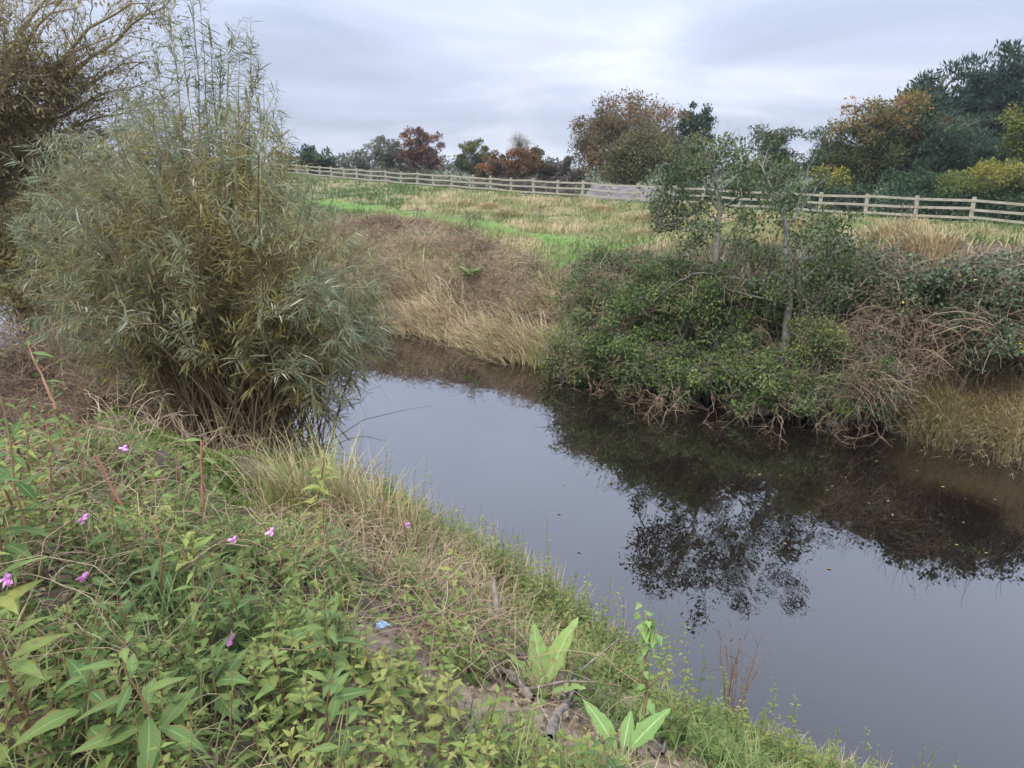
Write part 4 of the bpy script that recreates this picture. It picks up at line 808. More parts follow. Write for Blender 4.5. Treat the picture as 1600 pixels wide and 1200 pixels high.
sg = np.where(np.arange(K) % 2, 1, -1)[None, :, None]; d = T_*.62+side*sg*.68+rng.normal(0, .15, P.shape); d[..., 2] -= .24
n_ = P.shape[0]*K; Lf = (.26*np.sin(np.clip(u*1.15+.18, 0, 1)*math.pi)**.5)[None]*U(.75, 1.25, (P.shape[0], 1))*rng.uniform(.8, 1.15, (P.shape[0], K))
keep = rng.uniform(0, 1, n_) < .86
ti = np.repeat(Ti, K)+rng.normal(0, .09, n_); ti = np.clip(ti, 0, .88); ti = np.where(rng.uniform(0, 1, n_) < .025, 1.0, ti)
b = MB(); stamp(b, strip(.044, .34), P.reshape(-1, 3)[keep], frames(d.reshape(-1, 3)[keep], rng.normal(0, .5, (keep.sum(), 3))+[0, 0, 1]), Lf.ravel()[keep], ti[keep]); b.build('leaves', M['willow'], willow, origin=WB)

tmat('sallow', (.15, .135, .06), (.26, .215, .085), (.36, .285, .11), (.40, .36, .14))
M['sallow_twig'] = barkmat('sallow_twig', (.20, .165, .10), (.34, .285, .18))
# ------------------------------------------------------------------ fine-twigged tree at the upper left
def twig_tree(name, label, base, targets, tr, n2=24, n3=11, l2=.9, l3=.42, leaves=2, mat='t_olive', fork=(0, 0, 2.2)):
    base = np.asarray(base, float); root = thing(name, label, 'tree', base); fk = base+np.asarray(fork); b = MB(); k = np.linspace(0, 1, 8)
    tubes(b, curve(base-[0, 0, .4], fk, 8, 0, .05), tr*(1-.45*k), 9); b.build('trunk', M['sallow_twig'], root, origin=base)
    tg = np.array(targets); n = len(tg); ln = np.linalg.norm(tg-fk, axis=1); Lb = curves(np.repeat(fk[None], n, 0), tg, 12, ln*.12, ln*.012)
    b = MB(); tubes(b, Lb, taper(tr*.45, .012, n, 12), 6)
    i = np.repeat(np.arange(n), n2); u = rng.uniform(.3, 1, len(i))*11; j = np.minimum(u.astype(int), 10); P = Lb[i, j]+(Lb[i, j+1]-Lb[i, j])*(u-j)[:, None]; T_ = nrm(Lb[i, j+1]-Lb[i, j])
    d = nrm(T_+rng.normal(0, .6, P.shape)+[0, 0, .1]); l_ = l2*rng.uniform(.5, 1.4, len(P)); S2 = curves(P, P+d*l_[:, None], 6, l_*.08, l_*.035); tubes(b, S2, taper(.014, .005, len(P), 6), 4)
    b.build('limbs', M['sallow_twig'], root, origin=base)
    i = np.repeat(np.arange(len(P)), n3); u = rng.uniform(.2, 1, len(i))*5; j = np.minimum(u.astype(int), 4); P3 = S2[i, j]+(S2[i, j+1]-S2[i, j])*(u-j)[:, None]; T3 = nrm(S2[i, j+1]-S2[i, j])
    d = nrm(T3*.9+rng.normal(0, .55, P3.shape)+[0, 0, .05]); l_ = l3*rng.uniform(.4, 1.5, len(P3)); S3 = curves(P3, P3+d*l_[:, None], 5, l_*.06, l_*.05)
    b = MB(); tubes(b, S3, taper(.0055, .0025, len(P3), 5), 3); b.build('twigs', M['sallow_twig'], root, origin=base)
    b = MB(); q = np.repeat(S3[:, 2:5].reshape(-1, 3), leaves, 0)+rng.normal(0, .05, (len(P3)*3*leaves, 3)); q = q[rng.uniform(0, 1, len(q)) < .5]
    stamp(b, diamond(.2, .04, .1), q, frames(rng.normal(0, .7, q.shape)+[0, 0, -.2]), U(.07, .15, len(q)), np.clip(.5+rng.normal(0, .22, len(q)), 0, 1)); b.build('leaves', M[mat], root, origin=base)
lt = [(235, 5, 17), (258, 12, 17.5), (120, 12, 16), (190, 52, 17), (232, 96, 18), (205, 140, 18), (225, 175, 18.5), (180, 210, 18.5), (110, 95, 17), (60, 60, 16), (40, 150, 17), (100, 165, 18), (60, 215, 18), (0, 30, 16), (-70, -40, 15), (30, -60, 16), (140, -60, 17), (-120, 60, 15), (0, 110, 16.5), (150, 130, 17.5), (160, 250, 19), (90, 270, 18.5), (20, 250, 18), (205, 240, 19), (-40, 180, 17), (15, 75, 17), (80, 130, 18), (130, 195, 18.5)]
bx = D(-150, 420, 17.5); bx[2] = float(Z(bx[0], bx[1]))
twig_tree('overhanging_tree', 'fine-twigged brownish tree with thinning leaves reaching in at the upper left behind the willow', bx, [D(*p) for p in lt], .24, 26, 15, 1.0, .45, 1, 'sallow', (.4, .2, 2.6))
for px, py, w_, h_, t_, n_, lb_ in [(20, 335, 150, 160, 27, 90, 'brown autumn bush on the left bank behind the willow'), (70, 250, 130, 110, 30, 70, 'dark brown bush higher up behind the willow at the left'), (190, 330, 160, 170, 31, 80, 'dull olive bush standing behind the middle of the willow'), (330, 310, 160, 140, 36, 70, 'olive bush seen through the thin right side of the willow')]:
    shrub('autumn_bush', lb_, 'bush', px, py, w_, h_, t_, 'sallow', n_, 110, .11, .4, 50, 0, cr=.45, group='bushes behind the willow', dmat='bare_twig')

for px, py, w_, h_, t_, n_, lb_ in [(40, 545, 150, 90, 17, 40, 'low dead brush at the left edge of the low bank'), (180, 615, 200, 90, 14.8, 46, 'dead brown brush under the left side of the willow'), (75, 480, 120, 90, 21, 34, 'thin brush in front of the water glimpse at the left')]:
    shrub('dead_brush', lb_, 'brush', px, py, w_, h_, t_, 'sallow', n_, 14, .08, .3, 90, 0, cr=.35, group='dead brush by the willow', dmat='bare_twig', canes=30)
for px, py, w_, h_, t_, n_, lb_ in [(25, 400, 130, 230, 18.5, 90, 'smaller grey green willow shrub at the left edge behind the big one'), (95, 330, 150, 160, 20, 80, 'olive willow shrub filling the gap left of the big willow')]:
    shrub('willow_bush', lb_, 'bush', px, py, w_, h_, t_, 'willow', n_, 70, .22, .5, 0, 0, strip(.06, .3), .42, 'willow_bark', 'willows behind the big willow')
# ------------------------------------------------------------------ near bank
nd_ = lambda x, y: seg_dist(x, y, NEARP)
# dark flood debris under and left of the willow
P = region(26000, -24, -1.5, 7.5, 25, lambda x, y: (y > 9.0+.35*np.abs(x+5)*(x > -5)) | (x < -5.5), 14); P[:, 2] += rng.uniform(0, .3, len(P))
b = MB(); strands(b, P[:11000], .75, .010, .22, .25, sag=.15); tag(b.build('flood_debris', M['dead']), 'dark dead stems and flood debris on the low bank under the willow', 'debris', kind='stuff')
# moss bank
P = region(9000, -6, .8, 1.6, 9.5, lambda x, y: x < .6-.1*y, 4.5, 1.0, .3); P = P[fn(P[:, 0]+2, P[:, 1]-3, .8)+rng.normal(0, .1, len(P)) > .44][:3000]; P[:, 2] += U(0, .25, len(P)); b = MB(); P = P[np.hypot(P[:, 0], P[:, 1]) > 2.6]; strands(b, P, .40, .0010+.00045*np.hypot(P[:, 0], P[:, 1]), .6, .45, sag=.14, k=6, sides=4, wob=.05)
tag(b.build('dry_stems', M['dead']), 'tangled dry tan stems among the weeds of the near bank', 'dry stems', kind='stuff')
MC = on(385, 778); 
P = MC+np.stack([rng.normal(0, .85, 12000), rng.normal(0, .75, 12000), np.zeros(12000)], 1); P[:, 2] = Z(P[:, 0], P[:, 1])-.01; P = P[(P[:, 2] > .08) & (fn(P[:, 0], P[:, 1], .5) > .2)]
b = MB(); grass(b, P, U(.06, .15, len(P)), rng.uniform(0, 1, len(P)), .7, None, [0, 1, 3]); tag(b.build('moss_patch', M['moss']), 'bright mossy green grass on the low bank beside the willow foot', 'moss', kind='stuff')
# litter and thin grass on the soil
lim = np.array([(-60, 500), (0, 590), (100, 625), (170, 655), (310, 735), (430, 735), (480, 705), (560, 735), (640, 795), (720, 835), (860, 890), (900, 930), (980, 965), (1040, 1010), (1150, 1080), (1240, 1130), (1320, 1175), (1440, 1215), (1700, 1350)], float)
def crest(P, H, slack=0.0):
    """shorten plants that would stand above the bank's skyline in the photo"""
    for _ in range(12):
        u, v, d = proj(P+np.stack([0*H, 0*H, H], -1)); over = (v < np.interp(u, lim[:, 0], lim[:, 1])-slack) & (d > .3); H = np.where(over, H*.82, H)
    return H
VIEW = [(424, 829, 4.2), (366, 842, 4.2), (361, 998, 3.2), (131, 900, 3.3), (8, 905, 2.9), (194, 699, 4.9), (638, 820, 6.0), (88, 921, 3.8), (315, 705, 4.6), (318, 790, 4.6), (170, 760, 4.4), (365, 772, 8.6), (405, 782, 8.6), (848, 1010, 5.0), (835, 1075, 5.0), (1103, 1070, 6.2), (1005, 990, 5.8), (1005, 1060, 5.8), (600, 992, 5.6), (875, 1120, 4.9)]
def clearview(P, H, w_=34):
    """keep what stands before a flower or a dock leaf low enough to leave it in the open"""
    H = np.array(H, float)
    for fu, fv, ft in VIEW:
        for _ in range(9):
            u, v, d = proj(P+np.stack([0*H, 0*H, H], -1)); bad = (np.abs(u-fu) < w_) & (d < ft+.05) & (d > .3) & (v < fv+24); H = np.where(bad, H*.75, H)
    return H
P = region(64000, -9, 9, 0.2, 13.5, None, 4.5, 1.1); b = MB(); q = P[:20000]+[0, 0, .012]
stamp(b, diamond(.3, .1, .05), q, frames(rng.normal(0, 1, q.shape)*[1, 1, .25], rng.normal(0, .35, q.shape)+[0, 0, 1]), U(.02, .065, len(q)), U(0, 1, len(q)))
strands(b, P[20000:28000]+[0, 0, .02], .3, .0035, .6, .08, sag=.05, sides=3); tag(b.build('leaf_litter', M['litter']), 'dry dead leaves and broken stalks littering the near bank soil', 'litter', kind='stuff')
sandk = lambda x, y: rng.uniform(0, 1, len(x)) > sandness(x, y)*.82
P = region(172000, -9, 9, 0.2, 13.6, sandk, 4.5, 1.1, .12); n1 = fn(P[:, 0], P[:, 1], .9); P = P[n1+rng.normal(0, .12, len(P)) > .33]; P = P[:72000]
n1 = fn(P[:, 0]+3, P[:, 1], 1.1); H = U(.10, .36, len(P))*(.6+.8*n1); H = clearview(P, crest(P, H, 10))
b = MB(); grass(b, P, H, .28+.9*(fn(P[:, 0]+9, P[:, 1], .8)-.5)+rng.normal(0, .16, len(P)), .38*(.7+np.hypot(P[:, 0], P[:, 1])/9)); tag(b.build('near_grass', M['meadow']), 'thin green and straw grass covering the near bank', 'grass', kind='stuff')

def herbs(P, H, nodes, ll, T, mbl, mbs, tint, per=2, spread=.35, lean=.18, r=.004, t0=.25, el=.15, top=True, stint=.4, ltj=.13):
    """upright stems at P with leaves in pairs or whorls; ll leaf length"""
    n = len(P)
    if n == 0: return None
    a = U(0, 6.283, n); E = P+np.stack([np.cos(a)*H*lean*U(0, 2, n), np.sin(a)*H*lean*U(0, 2, n), H], 1); St = curves(P-[0, 0, .03], E, 7, 0, H*.02)
    tubes(mbs, St, taper(np.asarray(r)*np.ones(n), np.asarray(r)*.4, n, 7), 5, stint)
    u = t0+(1-t0)*(np.arange(nodes)+.6)/nodes; f = np.minimum(u*6, 5.999); j = f.astype(int)
    Q = St[:, j]+(St[:, j+1]-St[:, j])*(f-j)[None, :, None]
    az = a[:, None, None]+np.arange(nodes)[None, :, None]*(1.5708 if per == 2 else 1.05)+np.arange(per)[None, None]*6.283/per+rng.normal(0, .3, (n, nodes, per))
    e_ = el+.55*(u[None, :, None]-.5)+rng.normal(0, .28, az.shape)
    d = np.stack([np.cos(az)*np.cos(e_), np.sin(az)*np.cos(e_), np.sin(e_)], -1); shp = np.sin(np.clip(.25+.72*u, 0, 1)*math.pi)**.6+.12
    L_ = np.asarray(ll)[:, None, None]*shp[None, :, None]*rng.uniform(.7, 1.2, az.shape); keep = rng.uniform(0, 1, az.shape) < .88
    Qq = np.broadcast_to(Q[:, :, None], d.shape); hint = -d*np.sin(e_)[..., None]+np.array([0, 0, 1.0])+rng.normal(0, .25, d.shape)
    ti = np.clip(np.broadcast_to(np.asarray(tint)[:, None, None], az.shape)+rng.normal(0, ltj, az.shape), 0, .9)
    stamp(mbl, T, (Qq+d*L_[..., None]*.12)[keep], frames(d[keep], hint[keep]), L_[keep], ti[keep]); return St
NET = leaf(4, .27, .2, .3, .3, .0, .0)
def small_leaf(w=.30): return leaf(3, w, .2, .25, .4)
# nettles and small herbs, thick over the whole bank
P = region(26000, -7, 8, 0.3, 12.6, sandk, 4.2, 1.05, .2); n1 = fn(P[:, 0]-4, P[:, 1], 1.0); P = P[n1+rng.normal(0, .14, len(P)) > .36][:4000]
ds = np.hypot(P[:, 0], P[:, 1]); H = U(.18, .5, len(P))*(.7+.05*ds); right = P[:, 0] > 1.2; H = np.where(right, H*.55, H); H = clearview(P, crest(P, H, 12))
mbl, mbs = MB(), MB(); herbs(P, H, 7, U(.04, .085, len(P)), NET, mbl, mbs, .42+.7*(fn(P[:, 0]+7, P[:, 1]-2, .7)-.5)+rng.normal(0, .22, len(P)), r=.003, t0=.15)
tag(mbl.build('nettle_leaves', M['nettle']), 'nettles and low leafy weeds thick over the near bank', 'weeds', kind='stuff'); tag(mbs.build('nettle_stalks', M['red_stem']), 'thin reddish and green weed stalks over the near bank', 'stalks', kind='stuff')
# taller bushy weeds along the drop to the water, seen against the river
P = region(30000, -5, 7, 3, 13.3, lambda x, y: (nd_(x, y) < 1.9) & (x+y > 7), None, 1.05, .1); P = P[fn(P[:, 0]*1.2, P[:, 1], .9)+rng.normal(0, .12, len(P)) > .36][:1500]
H = U(.35, 1.15, len(P))*np.where(P[:, 0] > 1.6, .5, 1); H = crest(P, H, rng.uniform(-10, 45, len(P)))
mbl, mbs = MB(), MB(); herbs(P, H, 12, U(.045, .085, len(P)), small_leaf(), mbl, mbs, .5+rng.normal(0, .2, len(P)), r=.0035, t0=.2, lean=.12)
tag(mbl.build('bankside_weeds', M['nettle']), 'small-leaved leggy weeds along the edge of the near bank against the water', 'weeds', kind='stuff'); tag(mbs.build('bankside_stalks', M['dead']), 'dry stalks of the leggy weeds along the near bank edge', 'stalks', kind='stuff')
P = region(30000, -5, 5, 3, 13.3, lambda x, y: (nd_(x, y) < 1.5) & (x+y > 7), None, 1.05, .1)[:110]; H = crest(P, U(.8, 1.7, len(P)), rng.uniform(35, 95, len(P))); mbl, mbs = MB(), MB()
herbs(P, H, 9, U(.04, .075, len(P)), small_leaf(), mbl, mbs, .45+rng.normal(0, .2, len(P)), r=.0038, t0=.35, lean=.10)
tag(mbl.build('tall_weed_leaves', M['nettle']), 'leaves of the tallest leggy weeds standing up against the river', 'weeds', kind='stuff'); tag(mbs.build('tall_weed_stalks', M['dead']), 'stalks of the tallest leggy weeds standing up against the river', 'stalks', kind='stuff')
# reeds and dry grass clumps at the near edge
for k, (px, py, n, ln, rad, tn, gr, la) in enumerate([(455, 800, 170, .85, .38, .5, .45, 'green topped reed clump right of the moss at the willow foot'), (505, 805, 210, 1.0, .45, .5, .5, 'tall straw reed clump with green tips below the willow branches'), (560, 825, 210, .85, .5, .55, .3, 'dry straw reed clump at the water edge right of the green tipped one'),
        (610, 850, 220, .7, .4, .5, .15, 'thin straw clump among leggy weeds at the bank edge'), (770, 925, 250, .8, .5, .55, .12, 'straw grass clump on the bank edge left of the widest one'), (835, 950, 330, .85, .5, .6, .1, 'widest dry straw grass clump standing against the river'), (880, 960, 260, .7, .35, .6, .1, 'short straw clump right beside the widest one'),
        (955, 1000, 200, .55, .32, .55, .3, 'drooping straw tuft hanging over the water near the reflection'), (1230, 1150, 200, .4, .4, .6, .35, 'low grass tuft on the edge at the lower right'), (1310, 1185, 240, .45, .4, .6, .4, 'grass tuft with long pale blades at the lower right corner'), (1400, 1225, 160, .5, .3, .55, .4, 'last grass tuft cut by the bottom edge at the right')]):
    tussock('reed_clump', la, 'grass clump', land(px, py), n, ln, rad, tn, M['straw'], None if k < 7 else .6, 1.3, [0, 0, 1, 1, 3], .55, 'dry grass clumps on the near bank edge', gr)
P = region(4000, -4, 6, 4, 13.3, lambda x, y: nd_(x, y) < .8, None, 1.05, .06)[:42]; b = MB(); E = P+np.stack([rng.normal(0, .14, len(P)), rng.normal(0, .14, len(P)), U(.6, 1.25, len(P))*np.where(P[:, 0] > 1.5, .5, 1)], 1)
tubes(b, curves(P, E, 6, 0, .02), taper(.005, .002, len(P), 6), 4, U(.5, 1, len(P))); tag(b.build('dry_stalks', M['dead']), 'single pale dry stalks rising above the near bank edge', 'stalks', kind='stuff')

# Himalayan balsam: every plant a thing with its stem, leaves and, where it blooms, flowers
BAL = leaf(9, .17, .22, .30, .42, .06, .0, .85); BAL3 = leaf(9, .25, .14, .35, .36, .08, .01, .9); BAL2 = leaf(9, .14, .30, .5, .42, .06, .0, .85)
PET = leaf(4, .42, -.5, .35, .55)
def flower(mb, c, s):
    n = 5; d = nrm(np.stack([rng.normal(-.2, .7, n), rng.normal(-.8, .5, n), rng.normal(.15, .5, n)], 1)); stamp(mb, PET, np.repeat(c[None], n, 0), frames(d), s*U(.7, 1.1, n), U(0, 1, n))
    th = np.linspace(0, math.pi, 6); ph = np.linspace(0, 6.283, 9)[:-1]; i = np.arange(5)[:, None]*8; j = np.arange(8)[None]; j2 = (j+1) % 8
    V = np.stack([np.outer(np.sin(th), np.cos(ph))*.3, np.outer(np.cos(th), np.ones(8))*.55+.3, np.outer(np.sin(th), np.sin(ph))*.3], -1).reshape(-1, 3)*s+c; mb.add(V, np.stack([i+j, i+8+j, i+8+j2, i+j2], -1), None, np.full((48, 3), .5)); 
def balsam(label, p, H, ll, tint, bare=0.0, flowers=(), nodes=None, lean=.15, r=None, group='balsam plants on the near bank', stint=.3):
    p = np.asarray(p, float); root = thing('balsam_plant', label, 'plant', p, group); mbl, mbs = MB(), MB(); T = (BAL, BAL2, BAL3)[rng.choice(3, p=[.45, .25, .3])]
    nodes = nodes or int(max(5, H/.075)); St = herbs(p[None], np.array([H]), nodes, np.array([ll]), T, mbl, mbs, np.array([tint]), 3 if rng.uniform() < .6 else 2, lean=lean, r=r or .0045+.003*H, t0=max(.22, bare), stint=np.array([U(.1, 1.0)]))
    mbs.build('stem', M['red_stem'], root, origin=p)
    if mbl.n: mbl.build('leaves', M['balsam'], root, origin=p)
    tip = St[0, -1]
    if flowers:
        for fp in flowers:
            c = fp; fb = MB(); flower(fb, c, .04); fb.build('flower', M['petal'], root, origin=p)
            sb = MB(); tubes(sb, curve(tip, c, 6, .03, .004), np.linspace(.003, .0015, 6), 4, .2); sb.build('flower_stalk', M['red_stem'], root, origin=p)
    return root
cand = region(9000, -5.2, .9, 1.7, 6.8, lambda x, y: (x < .15+.0*y) | (y < 2.6), 3.4, .95, .5); cand = cand[(cand[:, 0] < 1.0-.28*cand[:, 1])|(rng.uniform(0, 1, len(cand)) < .12)]
sel = []
for p in cand:
    if len(sel) >= 95: break
    u, v, d = proj(p+[0, 0, .35]); 
    if u < -140 or v > 1330: continue
    if all(np.hypot(p[0]-s[0], p[1]-s[1]) > .20 for s in sel) and (u < 520 or rng.uniform() < .12): sel.append(p)
sel = np.array(sel); HH = crest(sel, U(.28, .72, len(sel))*np.where(sel[:, 0] < -1.6, 1.9, 1), rng.uniform(-8, 18, len(sel))); HH = np.minimum(HH, .45+.21*np.hypot(sel[:, 0], sel[:, 1])); HH = clearview(sel, HH, 62)
for p, h in zip(sel, HH):
  if h > .17: balsam('leafy green balsam plant with reddish stem crowded on the near bank', p, h, U(.09, .15)*min(1, .6+h)*(1.2 if p[1] < 3.2 and p[0] < -.7 else .9), .45+rng.normal(0, .24))
def at_depth(px, py, t): return D(px, py, t)
def flowering(label, fpx, t, h, ll=.12):
    f = [D(x, y, t+rng.normal(0, .02)) for x, y in fpx]; c = np.mean(f, 0); g = c.copy(); g[1] += .04; g[2] = float(Z(g[0], g[1])); hh = max(.25, c[2]-g[2]-.06)
    balsam(label, g, hh, ll, .45, flowers=f, lean=.03, group='flowering balsam on the near bank')
flowering('balsam plant with two pink flowers and drooping leaves in the middle left', [(424, 829), (366, 842)], 4.2, .8, .15)
flowering('balsam plant with one pink flower low in the left foreground', [(361, 998)], 3.2, .7, .13)
flowering('balsam plant with a deep pink flower amid big leaves at left', [(131, 900)], 3.3, .7, .14)
flowering('balsam plant with a pink flower cut by the left edge', [(8, 905)], 2.9, .7, .14)
flowering('balsam plant with a small pink flower near the willow shade', [(194, 699)], 4.9, .8, .11)
flowering('balsam stalk with a single pale pink flower against the river', [(638, 820)], 6.0, .9, .07)
flowering('balsam plant with faint lilac flowers half hidden at left', [(88, 921), (132, 808)], 3.8, .7, .12)
def stalk(label, pts, t, r, leaves=0, tint=.25, name='balsam_stalk', mat='red_stem'):
    P = np.array([D(x, y, tt) for (x, y), tt in zip(pts, t)]); base = P[0].copy(); root = thing(name, label, 'plant stalk', base, 'bare balsam stalks on the near bank')
    u = np.linspace(0, len(P)-1, 10); C_ = np.stack([np.interp(u, np.arange(len(P)), P[:, i]) for i in range(3)], 1)+rng.normal(0, .006, (10, 3)); b = MB()
    tubes(b, C_, r*(1-.5*np.linspace(0, 1, 10))*(1+.22*(np.arange(10) % 3 == 0)), 7, tint); b.build('stem', M[mat], root, origin=base)
    if leaves:
        mbl = MB(); j = rng.integers(3, 10, leaves); a = U(0, 6.283, leaves); d = np.stack([np.cos(a), np.sin(a), U(-.2, .5, leaves)], 1); stamp(mbl, BAL, C_[j], frames(d), U(.09, .14, leaves), U(.3, .7, leaves)); mbl.build('leaves', M['balsam'], root, origin=base)
def gp(px, py): 
    c = on(px, py); return float((c-CAM)@FWD)
stalk('upright red jointed balsam stalk standing clear of the leaves', [(322, 905), (318, 800), (315, 690)], [4.7, 4.7, 4.75], .013, 9, .15)
stalk('thick pinkish red stalk leaning diagonally left of the upright one', [(238, 895), (195, 800), (150, 712)], [4.5, 4.5, 4.5], .014, 0, .1)
stalk('thin pinkish stalk slanting down to the right of the pink flowers', [(500, 892), (470, 868), (438, 840)], [5.0, 4.9, 4.8], .008, 0, .35)
stalk('slanting brown stalk crossing the left foreground', [(135, 835), (95, 810), (55, 780)], [4.3, 4.3, 4.3], .009, 0, .4)
stalk('dark leaning stalk with a kink in front of the leggy weeds', [(545, 1000), (585, 910), (625, 820)], [5.9, 6.0, 6.1], .010, 0, .45, mat='dead')
stalk('tall leaf-topped balsam shoot breaking the skyline at the far left', [(88, 640), (66, 590), (45, 540)], [4.4, 4.4, 4.45], .009, 9, .3)
stalk('thick red stem between big leaves at the lower left', [(88, 1150), (84, 1090), (90, 1030)], [2.9, 2.9, 2.95], .011, 10, .2)
stalk('second thick red stem at the lower left, forking rightward', [(110, 1180), (130, 1110), (145, 1060)], [2.8, 2.85, 2.9], .010, 10, .25)

# docks, bindweed, driftwood, dead branch, litter
DOCK = leaf(12, .19, .16, .22, .40, .06, .02, .7)
rosette('dock_plant', 'dock plant with one tall upright pale green leaf on the bare soil', on(848, 1092), 5, .42, M['dock'], DOCK, (.55, 1.35), 'dock plants on the near bank', az0=1.9, tint=.75)
rosette('dock_plant', 'broad spreading dock rosette near the water at lower right', on(1103, 1098), 9, .34, M['dock'], DOCK, (.35, .95), 'dock plants on the near bank', tint=.5)
rosette('dock_plant', 'dark dock leaves at the bottom edge right of the driftwood', on(972, 1188), 5, .30, M['dock'], DOCK, (.4, 1.0), 'dock plants on the near bank', tint=.1)
rosette('dock_plant', 'low dock leaves beside the path of bare sand above the tall dock', on(690, 1030), 4, .22, M['dock'], DOCK, (.4, 1.0), 'dock plants on the near bank', tint=.8)
c = on(1000, 1150); top = D(1008, 955, float((c-CAM)@FWD)-.02); bw = thing('bindweed', 'climbing bindweed with heart shaped bright leaves on a dead upright stalk', 'climber', c); b = MB(); q = curve(c, top, 12, 0, .02); tubes(b, q, np.linspace(.012, .006, 12), 6, .35)
tubes(b, curves(np.repeat(q[4:5], 5, 0), q[4]+rng.normal(0, .18, (5, 3)), 6, .05, .02), taper(.005, .002, 5, 6), 4, .5); b.build('stem', M['dead'], bw, origin=c)
b = MB(); n_ = 46; j = rng.integers(2, 12, n_); P = q[j]+rng.normal(0, .02, (n_, 3)); a = U(0, 6.283, n_); stamp(b, leaf(5, .40, .15, .2, .22), P, frames(np.stack([np.cos(a), np.sin(a)-.4, U(-.9, .1, n_)], 1)), U(.05, .10, n_), U(0, 1, n_)); b.build('leaves', M['ivyleaf'], bw, origin=c)
def log(name, label, pts, r, mat='wood', cat='driftwood', up=.0, twigs=0):
    P = np.array([on(x, y)+[0, 0, h] for x, y, h in pts]); u = np.linspace(0, len(P)-1, 14); C_ = np.stack([np.interp(u, np.arange(len(P)), P[:, i]) for i in range(3)], 1)+rng.normal(0, r*.25, (14, 3)); b = MB(); rr = r*(1-.45*np.linspace(0, 1, 14))*(1+rng.normal(0, .12, 14)); rr[0] *= .7; rr[-1] *= .5
    tubes(b, C_, rr, 9)
    for k in range(twigs):
        j = rng.integers(2, 13); tubes(b, curve(C_[j], C_[j]+rng.normal(0, .22, 3)*[1, 1, .5]+[0, 0, .08], 6, .03, .01), np.linspace(r*.4, r*.12, 6), 5)
    for e_, s in ((0, 1), (13, -1)): b.add([*(C_[e_]+rng.normal(0, r*.4, (3, 3)))], None, [[0, 1, 2]])
    return tag(b.build(name, M[mat], origin=P[0]), label, cat, 'dead wood on the near bank')
log('driftwood', 'weathered grey driftwood log lying in the soil near the bottom centre', [(852, 1168, .03), (872, 1128, .05), (890, 1095, .05), (905, 1062, .10)], .032, twigs=3)
log('driftwood', 'dark split branch lying left of the tall dock', [(835, 1100, .03), (800, 1068, .05), (765, 1040, .04)], .03, twigs=3)
log('driftwood', 'thin dead stick slanting across the bare sand at lower right', [(1035, 1190, .04), (1050, 1120, .06), (1060, 1085, .1)], .012)
log('driftwood', 'dark stick over the sandy soil above the slanting one', [(1090, 1130, .03), (1060, 1085, .04), (1030, 1050, .08)], .012)
log('driftwood', 'brown curved branch under the leggy weeds at the bank edge', [(655, 925, .1), (700, 945, .12), (750, 950, .15)], .022, twigs=3)
log('driftwood', 'upright broken stump of a branch before the straw clumps', [(778, 1000, .02), (776, 985, .25), (770, 975, .45)], .028)
for k in range(34):
    x, y = U(560, 1180), U(960, 1190)
    if y < np.interp(x, lim[:, 0], lim[:, 1])+45: continue
    a = U(0, 3.14); d_ = U(22, 70); log('twig', 'short dead twig lying on the near bank soil', [(x, y, .02), (x+d_*.5*math.cos(a), y+d_*.3*math.sin(a), .04), (x+d_*math.cos(a), min(1195, y+d_*.6*math.sin(a)), .03)], U(.004, .009), cat='twig')['group'] = 'twigs strewn on the near bank'
c = land(1140, 1105); db = thing('dead_branch', 'reddish dead branching stalk standing on the edge against the river', 'dead plant', c); b = MB(); A_ = np.repeat(c[None], 9, 0)+rng.normal(0, .02, (9, 3)); t_ = float((c-CAM)@FWD)
E = np.array([D(x, y, t_+rng.normal(0, .1)) for x, y in [(1122, 985), (1142, 978), (1155, 1000), (1163, 998), (1192, 992), (1178, 1030), (1135, 1010), (1150, 1030), (1200, 1020)]]); S_ = curves(A_, E, 8, .04, .02); tubes(b, S_, taper(.010, .003, 9, 8), 5, .15)
q = np.repeat(S_[:, 4:].reshape(-1, 3), 2, 0); tubes(b, curves(q, q+rng.normal(0, .07, q.shape)+[0, 0, .03], 4, 0, .004), taper(.004, .0015, len(q), 4), 3, .2); b.build('stems', M['dead'], db, origin=c)
m = newmat('blue_plastic'); t = NT(m); tcn = t.n('ShaderNodeTexCoord'); nz = t.n('ShaderNodeTexNoise', i_Vector=tcn.outputs['Object'], i_Scale=30.0); p_ = t.n('ShaderNodeBsdfPrincipled', i_Roughness=.4); t.L.new(t.ramp(nz.outputs[0], [(.3, (.14, .24, .36)), (.7, (.30, .42, .52))]), p_.inputs['Base Color']); o_ = t.n('ShaderNodeOutputMaterial'); t.L.new(p_.outputs[0], o_.inputs[0])
c = on(600, 992)+[0, 0, .07]; b = MB(); k = 9; gxx, gyy = np.meshgrid(np.linspace(-1, 1, k), np.linspace(-1, 1, k)); V = np.stack([gxx*.04, gyy*.022, .012*np.sin(gxx*4+gyy*2)+.012*np.cos(gyy*5-gxx*3)], -1).reshape(-1, 3)+c; i_ = np.arange(k*k).reshape(k, k)
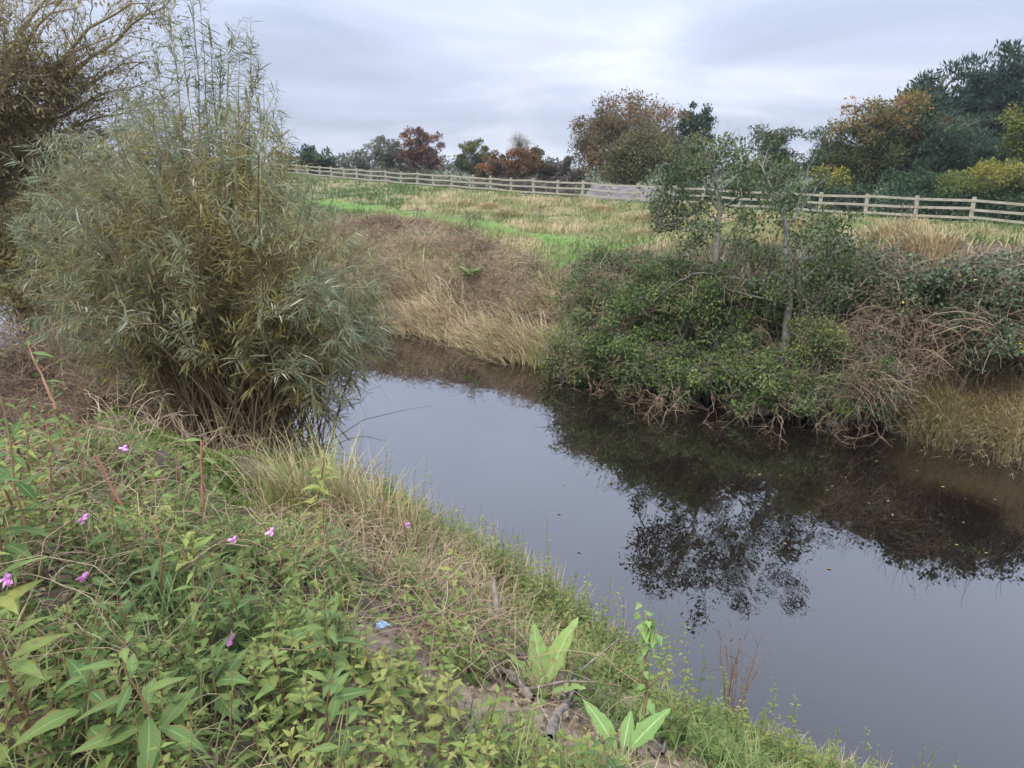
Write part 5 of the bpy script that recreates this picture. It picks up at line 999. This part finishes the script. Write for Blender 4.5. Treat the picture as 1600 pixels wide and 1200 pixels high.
b.add(np.concatenate([V, V-[0, 0, .003]]), np.concatenate([np.stack([i_[:-1, :-1], i_[:-1, 1:], i_[1:, 1:], i_[1:, :-1]], -1).reshape(-1, 4), k*k+np.stack([i_[:-1, :-1], i_[1:, :-1], i_[1:, 1:], i_[:-1, 1:]], -1).reshape(-1, 4)])); tag(b.build('plastic_scrap', m, origin=c), 'crumpled scrap of light blue plastic litter among the weeds', 'litter')
# leaves floating on the river
M['float'] = leafmat('floating_leaf', [(0, (.16, .10, .05)), (.5, (.34, .24, .06)), (1, (.36, .33, .25))], .1, .5)
for px, py, la in [(1321, 745, 'orange'), (1386, 783, 'ochre'), (1358, 787, 'brown'), (1492, 850, 'yellow'), (1538, 863, 'yellow'), (1395, 806, 'brown'), (1430, 735, 'brown'), (1505, 815, 'brown'), (1300, 889, 'brown'), (742, 575, 'brown'), (1470, 760, 'ochre'), (1290, 765, 'brown')]+[(U(860, 1590), U(690, 900), 'brown') for _ in range(16)]:
    c = G(px, py, .008); b = MB(); a = U(0, 6.283); stamp(b, leaf(5, .3, .1, -.08, .4), c[None], frames([[math.cos(a), math.sin(a), 0]], [[0, 0, 1.0]]), [U(.05, .10)], [{'orange': .3, 'ochre': .45, 'brown': .05, 'pale': 1, 'yellow': .55}[la]])
    tag(b.build('floating_leaf', M['float'], origin=c), 'fallen autumn leaf floating on the dark river', 'leaf', 'leaves floating on the river')

# ------------------------------------------------------------------ damp autumn air
m = newmat('damp_air'); t = NT(m); v_ = t.n('ShaderNodeVolumePrincipled', i_Density=.0003, i_Anisotropy=.2); v_.inputs['Color'].default_value = (.93, .95, 1.0, 1)
o_ = t.n('ShaderNodeOutputMaterial'); t.L.new(v_.outputs[0], o_.inputs['Volume'])
x0, x1, y0, y1, z0, z1 = -2150, 2150, -1000, 2900, -3.5, 26
b = MB(); b.add([(x0, y0, z0), (x1, y0, z0), (x1, y1, z0), (x0, y1, z0), (x0, y0, z1), (x1, y0, z1), (x1, y1, z1), (x0, y1, z1)], [[3, 2, 1, 0], [4, 5, 6, 7], [0, 1, 5, 4], [1, 2, 6, 5], [2, 3, 7, 6], [3, 0, 4, 7]])
tag(b.build('haze', m, None, False), 'thin pale haze filling the damp autumn air over the river', 'haze', kind='stuff')
